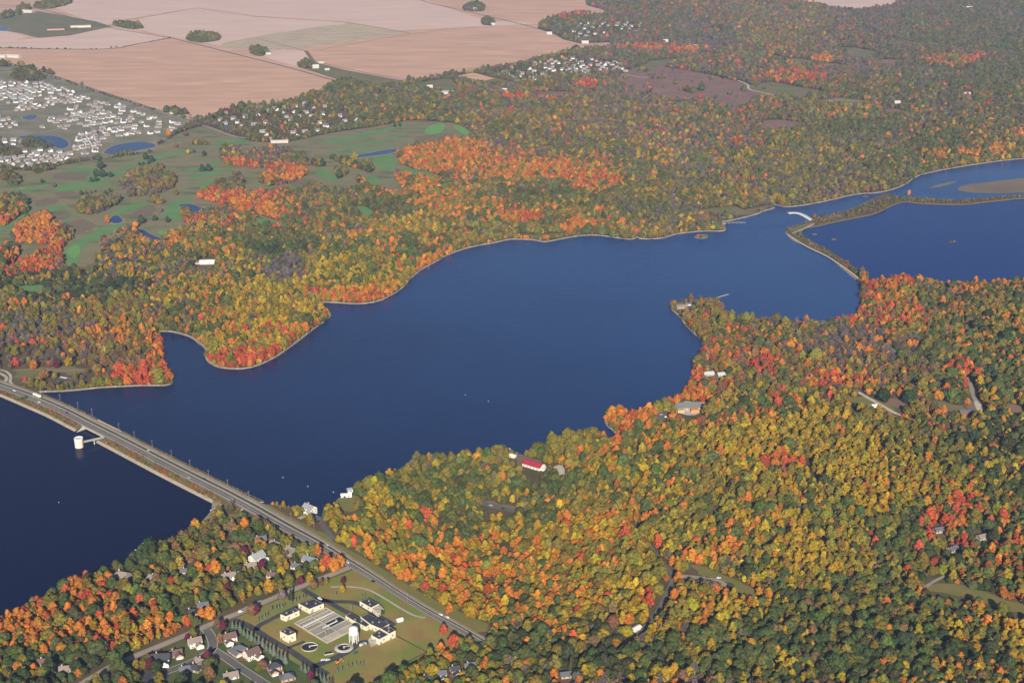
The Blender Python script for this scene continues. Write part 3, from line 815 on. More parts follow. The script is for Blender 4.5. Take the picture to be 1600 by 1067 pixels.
# mud bars and low islets
for px in ([(1480,298),(1494,289),(1530,285),(1580,279),(1660,270),(1700,272),(1700,296),(1640,301),(1560,304),(1510,303)], [(1448,294),(1470,287),(1495,282),(1500,283),(1475,291),(1452,295)],
           [(1344,307),(1352,305),(1359,307),(1352,309)], [(1267,366),(1274,364),(1279,367),(1272,368)], [(1297,374),(1304,372),(1309,374),(1303,376)], [(1480,378),(1488,374),(1497,377),(1488,380)]):
    w = wpoly(px, 2, 0)
    mb = MB(); c = w.mean(0); n = len(w)
    mb.v = [(*a, -.3) for a in w.tolist()] + [(*(c + (a - c) * .8), .22) for a in w]
    area = np.sum(w[:, 0] * np.roll(w[:, 1], -1) - np.roll(w[:, 0], -1) * w[:, 1])
    for i in range(n):
        j = (i + 1) % n
        f = (i, j, n + j, n + i); mb.f.append(f if area > 0 else f[::-1])
    f = tuple(range(n, 2 * n)); mb.f.append(f if area > 0 else f[::-1])
    mb.build('mud_bar', M['mud'])['kind'] = 'structure'
isl = wpoly([(1082,371),(1090,366),(1104,366),(1108,371),(1096,374)], 2, 0)
mb = MB(); c = isl.mean(0); n = len(isl)
area = np.sum(isl[:, 0] * np.roll(isl[:, 1], -1) - np.roll(isl[:, 0], -1) * isl[:, 1])
mb.v = [(*a, -.3) for a in isl.tolist()] + [(*(c + (a - c) * .8), .9) for a in isl]
for i in range(n):
    j = (i + 1) % n; f = (i, j, n + j, n + i); mb.f.append(f if area > 0 else f[::-1])
f = tuple(range(n, 2 * n)); mb.f.append(f if area > 0 else f[::-1])
mb.build('island', M['sand'])['kind'] = 'structure'

# ================================================================== built things
BUILT = []           # (x, y, radius) kept free of trees

def ang(a, b):
    return math.atan2(b[1] - a[1], b[0] - a[0])

# ---- the bridge in the causeway
a = np.array([np.interp(sb0, _s, main_p[:, 0]), np.interp(sb0, _s, main_p[:, 1])]); b = np.array([np.interp(sb1, _s, main_p[:, 0]), np.interp(sb1, _s, main_p[:, 1])])
L = float(np.linalg.norm(b - a))
br = thing('road_bridge', 'low concrete road bridge on piers in the causeway beside the round intake tower', 'bridge', ((a[0] + b[0]) / 2, (a[1] + b[1]) / 2, 0), ang(a, b))
MB().box(-L / 2 - 3, -12, 2.3, L / 2 + 3, 13.4, 3.75).build('deck', M['concrete'], br)
for y in (-12.0, 13.0):
    MB().box(-L / 2 - 3, y, 3.76, L / 2 + 3, y + .4, 4.9).build('parapet', M['concrete'], br)
for k in range(4):
    x = -L / 2 + L * (k + .5) / 4
    mb = MB().box(x - .6, -11, 1.5, x + .6, 12.4, 2.29)
    mb.build('pier_cap', M['concrete'], br)
    for y in (-9, -3, 3, 10):
        MB().tube((x, y, -1.5), (x, y, 1.5), .55, n=10).build('pier', M['concrete'], br)
for x in (-L / 2 - 3.5, L / 2 + 2.5):
    MB().box(x, -12.5, -1, x + 1, 13.9, 2.28).build('abutment', M['concrete'], br)

# ---- intake tower with its footbridge
it = G(124, 698, 0)
tw = thing('intake_tower', 'round cream water intake tower with white rim standing in the lake beside the causeway', 'tower', it)
r = 5.4
MB().lathe([(r, -1), (r, 9.3)], 40).build('shaft', M['cream'], tw)
MB().lathe([(r + .12, 9.3), (r + .25, 9.4), (r + .25, 12.6), (r - .3, 12.6), (r - .3, 11.6), (0.01, 11.6)], 40).build('rim', M['white'], tw)
MB().lathe([(r + .06, 3.0), (r + .14, 3.05), (r + .14, 3.5), (r + .06, 3.55)], 40).build('band', M['concrete'], tw)
for t in range(5):
    q = t * 1.25
    MB().box(math.cos(q) * 2.4 - .9, math.sin(q) * 2.4 - .7, 11.62, math.cos(q) * 2.4 + .9, math.sin(q) * 2.4 + .7, 12.3).build('hatch', M['steel'], tw)
for t in range(6):
    q = -math.pi / 2 + (t - 2.5) * .42
    x, y = math.cos(q) * (r + .02), math.sin(q) * (r + .02)
    MB().box(x - .3, y - .3, 10.2, x + .3, y + .3, 11.0).build('window', M['glass'], tw)
fb_a = G(131, 691, 6.5); fb_b = G(162, 684, 5.0)
d = (fb_b - fb_a); 
fb = thing('footbridge', 'narrow concrete footbridge from the causeway bank to the round intake tower', 'footbridge', (fb_a + d * .5) * 1.0)
o = fb.location.copy()
MB().bar(fb_a - o, fb_b - o, 2.6, .7).build('deck', M['concrete'], fb)
nn = Vector((-d.y, d.x, 0)).normalized()
for sgn in (-1, 1):
    MB().bar(fb_a - o + nn * sgn * 1.2 + Vector((0, 0, .72)), fb_b - o + nn * sgn * 1.2 + Vector((0, 0, .72)), .15, 1.0).build('railing', M['steel'], fb)
pm = fb_a + d * .52
MB().box(pm.x - o.x - .7, pm.y - o.y - .7, -o.z - 1, pm.x - o.x + .7, pm.y - o.y + .7, pm.z - o.z - .01).build('pier', M['concrete'], fb)

# ---- spillway weir
wp = chaikin(Gn([1231, 1240, 1249, 1257, 1264, 1270, 1274], [333.5, 332.5, 333.5, 337, 341, 345, 348], 0), 2)
we = thing('spillway_weir', 'curved white concrete spillway weir reaching out from the end of the dam', 'weir', (float(wp[len(wp) // 2][0]), float(wp[len(wp) // 2][1]), 0))
o = we.location
for nm, o0, z0, o1, z1, m in (('apron', -1, .9, 9, -.4, 'white'), ('crest', -2.5, 1.5, -1, 1.5, 'white'), ('upstream_face', -4, -.5, -2.5, 1.5, 'concrete')):
    ob = strip(nm, wp - np.array([o.x, o.y]), o0, o1, z0, M[m], z1, we)

def flat_block(name, label, cat, px, h, wall, roof, win=2, parapet=.5, group=None, parts=True, z0=ZL, doors=1):
    """a flat-roofed building; px = the corners of its roof in the photo"""
    q = [G(x, y, z0 + h) for x, y in px]
    c = sum(q, Vector()) / len(q)
    c.z = z0
    t = thing(name, label, cat, c, 0, group)
    pts = [(p.x - c.x, p.y - c.y) for p in q]
    n = len(pts)
    ar = sum(pts[i][0] * pts[(i + 1) % n][1] - pts[(i + 1) % n][0] * pts[i][1] for i in range(n))
    if ar < 0: pts = pts[::-1]
    MB().prism(pts, -.3, h + parapet).build('wall', wall, t)
    cc = Vector((sum(p[0] for p in pts) / n, sum(p[1] for p in pts) / n))
    def inset(k):
        out = []
        for p in pts:
            v = Vector(p) - cc
            out.append(tuple(cc + v * max(.1, (v.length - k) / v.length)))
        return out
    rf = MB().prism(inset(.55), h + parapet - .35, h + parapet + .03).build('roof', roof, t)
    for k in range(2):
        x, y = [cc[j] + (pts[k * 2 % n][j] - cc[j]) * .35 for j in (0, 1)]
        MB().box(x - .8, y - .8, h + parapet + .03, x + .8, y + .8, h + parapet + 1.0).build('roof_vent', M['steel'], rf)
    for i in range(n):
        p0, p1 = Vector(pts[i]), Vector(pts[(i + 1) % n])
        e = p1 - p0; ln = e.length; e.normalize(); nr = Vector((e.y, -e.x))
        if nr.y > .3 or ln < 4: continue            # walls that face away show no windows
        k = max(1, int(ln / 7)) * (1 if win else 0)
        for w in range(k):
            m = p0 + e * ln * (w + .5) / k
            a = m - e * .7; b2 = m + e * .7
            MB().prism([tuple(a), tuple(b2), tuple(b2 + nr * .08), tuple(a + nr * .08)], h * .45, h * .45 + min(1.6, h * .3)).build('window', M['glass'], t)
        if doors and ln > 8:
            m = p0 + e * ln * .18
            a = m - e * 1.2; b2 = m + e * 1.2
            MB().prism([tuple(a), tuple(b2), tuple(b2 + nr * .09), tuple(a + nr * .09)], 0.02, 2.6).build('door', M['steel'], t)
    BUILT.append((c.x, c.y, max(math.hypot(*p) for p in pts) + 3))
    return t

c8 = lambda pts: crop(360, 900, 8, pts)
d8 = lambda pts: crop(500, 920, 8, pts)
flat_block('filter_building', 'cream brick plant building with black flat roof at the head of the basins', 'building', c8([(850, 345), (985, 415), (1168, 345), (1045, 285)]), 5, M['cream'], M['dark_roof'])
flat_block('service_building', 'long narrow cream plant building with black roof beside the inner road', 'building', c8([(625, 480), (690, 507), (862, 432), (808, 402)]), 5.5, M['cream'], M['dark_roof'])
flat_block('pump_house', 'square cream block with black roof standing alone on the plant lawn', 'building', c8([(618, 690), (722, 747), (818, 710), (715, 652)]), 8, M['cream'], M['dark_roof'])
flat_block('office_building', 'cream building with black roof and white roof dish across the plant drive', 'building', d8([(495, 155), (600, 118), (738, 190), (640, 238)]), 5, M['cream'], M['dark_roof'])
flat_block('office_annex', 'low pale annex joined to the front of the plant office', 'building', d8([(642, 240), (738, 194), (797, 250), (728, 312)]), 4, M['cream'], M['concrete'])
flat_block('main_works', 'long black-roofed wing of the main plant beside the basins', 'building', d8([(318, 335), (385, 300), (628, 445), (578, 478), (400, 388)]), 4.2, M['cream'], M['dark_roof'], doors=0)
flat_block('main_works', 'widest black-roofed hall of the main plant with many roof vents', 'building', d8([(505, 348), (600, 312), (865, 442), (765, 500), (632, 446)]), 5.6, M['cream'], M['dark_roof'])
flat_block('main_works', 'black-roofed end hall of the main plant nearest the water tower', 'building', d8([(640, 578), (738, 510), (858, 572), (738, 634)]), 6.0, M['cream'], M['dark_roof'])
flat_block('main_works', 'raised black-roofed corner block of the main plant above the mown field', 'building', d8([(752, 492), (862, 465), (945, 522), (868, 562)]), 7.2, M['cream'], M['dark_roof'])
flat_block('loading_bay', 'low pale concrete loading bay with open yard below the end hall', 'building', d8([(600, 640), (640, 585), (735, 640), (640, 700)]), 2.5, M['concrete'], M['gravel'], win=0)

# ---- filter basins
O = G(461, 974); u = G(510, 950.5) - O; v = G(511, 1004.5) - O
fbz = thing('filter_basins', 'rectangular concrete filter basins with white walkways in the middle of the plant', 'basins', O)
def ab(a, b, z=0): 
    q = u * a + v * b
    return Vector((q.x, q.y, z))
MB().prism([tuple(ab(-.02, -.02))[:2], tuple(ab(1.02, -.02))[:2], tuple(ab(1.02, 1.02))[:2], tuple(ab(-.02, 1.02))[:2]], -.3, .45).build('slab', M['concrete'], fbz)
blines = [0, .1, .2, .3, .42, .64, .82, 1]
alines = [0, .48, 1]
wu, wv = u.length, v.length
for b_ in blines: MB().bar(ab(0, b_, .46), ab(1, b_, .46), .7, 1.1).build('basin_wall', M['concrete'], fbz)
for a_ in alines: MB().bar(ab(a_, 0, .46), ab(a_, 1, .46), .9, 1.15).build('basin_wall', M['concrete'], fbz)
for i in range(len(blines) - 1):
    for j in range(2):
        a0, a1 = alines[j] + .02, alines[j + 1] - .02
        b0, b1 = blines[i] + .012, blines[i + 1] - .012
        dark = (j == 1 and i in (4, 6)) or (j == 0 and i == 4 and False)
        q = [tuple(ab(a0, b0))[:2], tuple(ab(a1, b0))[:2], tuple(ab(a1, b1))[:2], tuple(ab(a0, b1))[:2]]
        MB().prism(q, .455, .9 if not dark else .6).build('water_surface' if dark else 'filter_bed', M['basin'] if dark else (M['basin_floor'] if (i + j) % 2 else cmat((.34, .32, .28))), fbz)
        if i in (0, 1, 2, 6):
            for k in range(1, 5 if i < 3 else 8):
                if i < 3:
                    aa = a0 + (a1 - a0) * k / 5
                    MB().bar(ab(aa, b0, .91), ab(aa, b1, .91), .3, .35).build('trough', M['concrete'], fbz)
                else:
                    bb = b0 + (b1 - b0) * k / 8
                    MB().bar(ab(a0, bb, .91), ab(a1, bb, .91), .35, .35).build('trough', M['concrete'], fbz)
MB().bar(ab(0, .25, 1.7), ab(1.0, .25, 1.7), 1.5, .4).build('walkway', M['white'], fbz)
MB().bar(ab(.32, .56, 1.7), ab(.78, .56, 1.7), 1.5, .4).build('walkway', M['white'], fbz)
MB().tube(ab(.24, .72, .5), ab(.24, .72, 4), .5).build('mixer', M['steel'], fbz)
MB().tube(ab(.76, .54, .5), ab(.76, .54, 4), .5).build('mixer', M['steel'], fbz)
BUILT.append(((O + u * .5 + v * .5).x, (O + u * .5 + v * .5).y, 50))

def clarifier(px, py, r, label, sunk):
    t = thing('clarifier_tank', label, 'tank', G(px, py))
    MB().lathe([(r, -.2), (r, 1.3), (r - .5, 1.3), (r - .5, -.1)], 40).build('tank_wall', M['concrete'], t)
    MB().lathe([(r - .5, .3), (.01, .3)], 40).build('water_surface', M['basin'], t)
    MB().tube((0, 0, .1), (0, 0, 2.2), .8, n=14).build('centre_column', M['concrete'], t)
    MB().bar((-r * .0, 0, 1.5), (r * .95, r * .25, 1.5), 1.2, .3).build('bridge', M['concrete' if sunk else 'white'], t)
    if sunk:
        MB().lathe([(r + 2.6, .3), (r + .1, 1.25)], 40).build('gravel_apron', M['gravel'], t)
    BUILT.append((t.location.x, t.location.y, r + 3))
clarifier(483.8, 1011, 8.2, 'round settling tank with dark water and a bridge, next to the square pump house', False)
clarifier(537.5, 1012, 6.6, 'round settling tank in a gravel apron beside the water tower', True)
st = thing('storage_tank', 'small open rectangular tank between the two round settling tanks', 'tank', G(513.5, 1021), .35)
MB().box(-4.5, -2, 0, 4.5, 2, 1.4).build('tank_wall', M['concrete'], st)
MB().box(-4.1, -1.6, 1.35, 4.1, 1.6, 1.43).build('water_surface', M['basin'], st)

wt = thing('water_tower', 'white elevated water tank on straight legs in the treatment plant', 'water tower', G(553, 1003))
rr = 4.5
prof = [(.01, 8.2)] + [(rr * math.sin(k / 6 * math.pi / 2), 10.4 - 2.2 * math.cos(k / 6 * math.pi / 2)) for k in range(1, 7)] + [(rr, 15.2)] + [(rr * math.cos(k / 6 * math.pi / 2), 15.2 + 2.4 * math.sin(k / 6 * math.pi / 2)) for k in range(1, 7)]
MB().lathe(prof, 32).build('tank', M['white'], wt)
for k in range(6):
    q = k * math.pi / 3 + .3
    MB().tube((rr * .96 * math.cos(q), rr * .96 * math.sin(q), 0), (rr * .96 * math.cos(q), rr * .96 * math.sin(q), 10.5), .34, n=10).build('leg', M['white'], wt)
MB().tube((0, 0, 0), (0, 0, 8.4), .8, n=12).build('riser_pipe', M['white'], wt)
MB().lathe([(rr + .45, 10.3), (rr + .45, 10.55), (rr - .02, 10.55)], 32).build('balcony', M['white'], wt)
BUILT.append((wt.location.x, wt.location.y, 8))
gs = thing('guard_shed', 'small white shed on the grass beside the main plant', 'shed', G(624.5, 970), .5)
MB().wall_gable(-3, -2, 3, 2, 0, 2.4, 1).build('wall', M['white'], gs); MB().gable(-3, -2, 3, 2, 2.42, 1).build('roof', M['white'], gs)
fp = d8([(955, 585), (1335, 785), (800, 1062)])
fw = Gn([p[0] for p in fp], [p[1] for p in fp])
strip('field_path', chaikin(fw, 0), -.8, .8, ZL + .3, cmat((.07, .065, .045)), kind='structure')

# ---- houses
def house(px, py, rz, L, W, label, wallc, roofc, st=2, hip=False, wing=1, group=None, name='house', z=None, chim=True):
    L, W = L * .88, W * .88
    g = G(px, py)
    z = float(hgt(g.x, g.y)) if z is None else z
    t = thing(name, label, 'house', (g.x, g.y, z), rz, group)
    h = 2.9 * st
    rise = W * .36
    wm, rm = cmat(wallc), cmat(roofc)
    mb = MB()
    if hip: mb.box(-L / 2, -W / 2, -2, L / 2, W / 2, h)
    else: mb.wall_gable(-L / 2, -W / 2, L / 2, W / 2, -2, h, rise)
    mb.build('wall', wm, t)
    rb = MB()
    if hip: rb.hip(-L / 2, -W / 2, L / 2, W / 2, h + .02, rise)
    else: rb.gable(-L / 2, -W / 2, L / 2, W / 2, h + .02, rise)
    rb.build('roof', rm, t)
    if wing:
        x0 = L / 2 - 7.2 if wing > 0 else -L / 2
        x1 = x0 + 7.2
        y0 = -W / 2 - 5
        hh = min(h, 3.4)
        MB().wall_gable(x0, y0, x1, -W / 2 - .01, -2, hh, 2.4, 'y').build('garage', wm, t)
        MB().gable(x0, y0, x1, -W / 2 + 2.2, hh + .03, 2.4, .4, 'y').build('garage_roof', rm, t)
        MB().box(x0 + 1, y0 - .06, .05, x1 - 1, y0 - .01, 2.4).build('garage_door', M['white'], t)
        MB().box(x0 + .6, y0 - 10, .06, x1 - .6, y0 - .1, .14).build('driveway', M['concrete'], t)
    xs = np.linspace(-L / 2 + 2, L / 2 - 2, max(3, int(L / 3.4)))
    for f in range(st):
        for x in xs:
            if wing > 0 and x > L / 2 - 7.4 and f == 0: continue
            if wing < 0 and x < -L / 2 + 7.4 and f == 0: continue
            MB().box(x - .6, -W / 2 - .05, f * 2.9 + .9, x + .6, -W / 2 - .01, f * 2.9 + 2.3).build('window', M['glass'], t)
        for y in (-W / 4, W / 4):
            for sx in (-1, 1):
                a_, b_ = sorted((sx * (L / 2 + .01), sx * (L / 2 + .05)))
                MB().box(a_, y - .55, f * 2.9 + .9, b_, y + .55, f * 2.9 + 2.2).build('window', M['glass'], t)
    dx = -L / 2 + 2.6 if wing > 0 else L / 2 - 2.6
    MB().box(dx + .8, -W / 2 - .06, .05, dx + 1.8, -W / 2 - .01, 2.15).build('door', cmat((.25, .08, .05)), t)
    if chim:
        MB().box(-L / 4 - .5, W / 5 - .5, h, -L / 4 + .5, W / 5 + .5, h + rise + .9).build('chimney', cmat((.6, .5, .45)), t)
    BUILT.append((g.x, g.y, max(L, W) / 2 + 2, .62))
    return t
WH, CR, PK, TN = (.78, .75, .68), (.70, .62, .48), (.50, .33, .27), (.46, .38, .29)
GY, DK, BR_, TR = (.13, .135, .155), (.06, .062, .07), (.16, .10, .085), (.27, .22, .19)
near = [
 (301, 959, .25, 15, 10, 'white hip-roofed house beside two orange maples above the side road', WH, DK, 1, True, 1),
 (317, 948, .3, 13, 9, 'low grey-roofed house behind the white hip-roofed house', WH, GY, 1, False, 0),
 (305, 1008, .5, 14, 10, 'white gabled house inside the bend of the side street', WH, TR, 2, False, 1),
 (359, 1001, .5, 14, 11, 'tall white house with brown-grey roof at the top of the side street', WH, BR_, 2, False, -1),
 (371, 1017, .75, 18, 12, 'long pink brick house with grey roof beside the white and brown house', PK, GY, 1, True, -1),
 (394, 1026, .75, 16, 12, 'white house with dark brown roof and broad driveway', WH, BR_, 2, False, 1),
 (275, 1023, .4, 13, 10, 'brick house with brown roof half hidden by green trees', PK, BR_, 1, False, 1),
 (252, 1034, .1, 19, 12, 'wide white house with dark roof above the cul-de-sac', WH, DK, 2, False, 1),
 (315, 1037, -.5, 14, 10, 'low tan-roofed house inside the street fork', TN, TR, 1, False, 1),
 (289, 1048, .4, 11, 9, 'small white gabled house near the cul-de-sac entrance', WH, GY, 1, False, 0),
 (305, 1046, -.4, 14, 10, 'dark-roofed house behind yellow trees in the street fork', TN, DK, 1, True, 0),
 (361, 1058, .4, 15, 10, 'tan-roofed single-storey house along the lower side street', WH, TR, 1, False, 0),
 (429, 1047, .5, 14, 11, 'red brick house with black hip roof below the spruce row', PK, DK, 2, True, -1),
 (449, 1060, .4, 15, 11, 'grey-pink house next to the red brick house', PK, GY, 1, True, 0),
 (735, 1047, .3, 10.5, 9, 'tall pale house with dormers at the lower edge of the woods', WH, GY, 2, False, -1),
 (711, 1052, .3, 9.5, 8.5, 'dark-roofed house between two white houses at the lower edge', WH, DK, 2, False, 1),
 (690, 1059, .2, 10.5, 8.5, 'white house with grey roof at the lower edge of the woods', WH, GY, 2, False, 1),
 (667, 1067, .2, 10, 8.5, 'white gabled house end at the bottom edge, last of its row', WH, DK, 2, False, 0),
 (192, 902, -.3, 24, 14, 'large tan-roofed house with pale terrace in the lakeside wood', TN, TR, 1, True, 1),
 (242, 906, -.4, 16, 9, 'long brown-roofed house right of the large tan-roofed house', CR, TR, 1, False, 0),
 (292, 895, .1, 15, 9, 'dark-roofed white house between two orange maples', WH, GY, 1, False, 0),
 (358, 906, .4, 16, 10, 'white-walled house under yellow-green trees beside a red maple', WH, TR, 2, False, 0),
 (70, 1037, .2, 14, 10, 'brown-roofed white house in the wood by the left edge', WH, BR_, 1, False, 0),
 (102, 1048, .2, 12, 9, 'small white house between dark trees near the left edge', WH, TR, 1, False, 0),
 (402, 875, .9, 18, 12, 'largest white house with pale grey roof in the wooded streets', WH, (.33, .36, .36), 2, False, 1),
 (391, 887, .3, 15, 10, 'pink brick house just below the largest white house', PK, TR, 1, False, 0),
 (407, 845, .3, 15, 10, 'grey-roofed brick house behind a round orange tree', PK, GY, 1, False, 0),
 (432, 853, -.5, 17, 10, 'brown-grey roofed house highest among the wooded streets', TN, TR, 1, False, 0),
 (455, 862, -.6, 17, 10, 'house with several pale gables below the main road', TN, TR, 1, False, 1),
 (484, 877, -.5, 17, 11, 'blue-grey roofed house beside the bright orange maples', CR, (.2, .23, .27), 1, False, 0),
 (427, 901, -.2, 14, 9, 'brown-roofed house near the side road bend', CR, BR_, 1, False, 0),
 (464, 887, -.3, 13, 9, 'low grey roof showing between green crowns', CR, GY, 1, False, 0),
 (365, 901, .3, 14, 9, 'tan roof left of the pink brick house', CR, TR, 1, False, 0),
 (484, 799, -.7, 17, 11, 'white two-storey house with chimneys on the lake shore by the causeway', WH, (.3, .31, .32), 2, False, 1),
]
for (x, y, rz, L, W, lab, wc, rc, stn, hp, wg) in near:
    house(x, y, rz, L, W, lab, wc, rc, stn, hp, wg)

# ---- lakeside pavilion and its look-out tower
lt = thing('lookout_tower', 'white slender lakeside tower with wide glazed cabin on top', 'tower', G(547, 776), .4)
MB().box(-1.7, -1.7, -.5, 1.7, 1.7, 7).build('shaft', M['white'], lt)
MB().box(-2.9, -2.9, 7.01, 2.9, 2.9, 10.0).build('cabin', M['white'], lt)
for sx, sy, ex, ey in ((-2.96, -2.2, -2.92, 2.2), (-2.2, -2.96, 2.2, -2.92), (2.92, -2.2, 2.96, 2.2)):
    MB().box(sx, sy, 8.2, ex, ey, 9.3).build('window', M['glass'], lt)
MB().box(-3.3, -3.3, 10.01, 3.3, 3.3, 10.4).build('roof', cmat((.45, .5, .5)), lt)
pv = thing('pavilion', 'low white lakeside pavilion at the foot of the look-out tower', 'pavilion', G(538.5, 776), .1)
MB().box(-4.2, -2.5, -.5, 4.2, 2.5, 3.2).build('wall', M['white'], pv)
MB().gable(-4.2, -2.5, 4.2, 2.5, 3.22, 1.2).build('roof', M['white'], pv)
MB().box(-1.4, -2.56, .1, 1.4, -2.51, 2.4).build('door', M['glass'], pv)
for q in (lt, pv): BUILT.append((q.location.x, q.location.y, 9, .3))

# ---- park buildings
def lodge(name, label, cat, px, py, rz, L, W, h, wallc, roofc, rise=2.5, group=None, extra=()):
    g = G(px, py)
    t = thing(name, label, cat, (g.x, g.y, float(hgt(g.x, g.y))), rz, group)
    MB().wall_gable(-L / 2, -W / 2, L / 2, W / 2, -1, h, rise).build('wall', cmat(wallc), t)
    MB().gable(-L / 2, -W / 2, L / 2, W / 2, h + .02, rise, .9).build('roof', cmat(roofc), t)
    for k in range(int(L / 5)):
        x = -L / 2 + (k + .5) * 5
        MB().box(x - .8, -W / 2 - .06, 1, x + .8, -W / 2 - .01, min(h - .3, 2.3)).build('window', M['glass'], t)
    for nm, bx_, c_ in extra:
        MB().box(*bx_).build(nm, cmat(c_), t)
    BUILT.append((g.x, g.y, max(L, W) / 2 + 4, .34))
    return t
lodge('park_shelter', 'long park building with bright red metal roof and white gables near the shore', 'building', 834, 729, -.62, 26, 13, 4, WH, (.36, .03, .05), 3.2, extra=(('porch', (13.1, -4, 0, 17, 4, 3), WH),))
lodge('bath_house', 'small white hut on the red clay clearing beside the red-roofed building', 'hut', 801, 714, -.6, 8, 5, 3, WH, WH, 1.2)
lodge('visitor_lodge', 'grey-roofed park lodge with orange entrance wing on a gravel clearing', 'building', 1074, 638, .08, 34, 15, 4.5, TN, (.16, .17, .17), 4.5,
      extra=(('entrance_wing', (2, -17, -.5, 13, -7.55, 4.4), (.62, .27, .1)), ('side_wing', (-16, -15, -.5, -7, -7.55, 3.8), (.55, .38, .2))))
lodge('park_hall', 'pale-roofed park hall in the trees by the east shore, the nearer to the lake', 'building', 1107, 586, .25, 14, 8, 3, TN, (.5, .5, .49), 2.5)
lodge('park_hall', 'pale-roofed park hall in the trees by the east shore, farther from the lake', 'building', 1128, 587, .2, 13, 8, 3, TN, (.5, .5, .49), 2.5)
lodge('clubhouse', 'long white-roofed building alone in the woods below the golf course', 'building', 324, 412, .1, 26, 12, 5, WH, (.8, .8, .78), 2, extra=(('annex', (-21, -4, -.5, -13.1, 4, 3), TN),))
lodge('boat_store', 'small grey building with white gable on the wooded point', 'building', 1064, 481, .2, 16, 10, 3.5, TN, TR, 2)
lodge('boat_store', 'tiny white-gabled hut by the trees of the wooded point', 'building', 1075, 477, .2, 9, 6, 3, WH, GY, 2)
lodge('maintenance_shed', 'small white shed beside a pale road in the right-hand woods', 'shed', 1365, 636, .1, 8, 6, 3, WH, WH, 1.2)
lodge('trailer_home', 'white shed by the forest road among orange trees', 'shed', 994, 984, .8, 9, 5, 3, WH, WH, 1)
lodge('woodland_house', 'red-sided house in a clearing near the right edge', 'house', 1507, 647, .1, 14, 9, 4, (.4, .1, .08), GY, 2)
lodge('woodland_house', 'grey-roofed house between red maples in the right-hand woods', 'house', 1467, 832, .3, 12, 8, 3.5, TN, GY, 2)
lodge('woodland_house', 'tan house below the red maples in the right-hand woods', 'house', 1488, 860, .6, 12, 8, 3.5, TN, GY, 2)
lodge('woodland_house', 'tan-roofed house in the trees close to the right edge', 'house', 1534, 842, .4, 11, 8, 3.5, TN, TR, 2)
lodge('woodland_house', 'house with brown roof at the bottom edge left of the single orange tree', 'house', 884, 1056, .2, 10, 8, 3, TN, GY, 2)
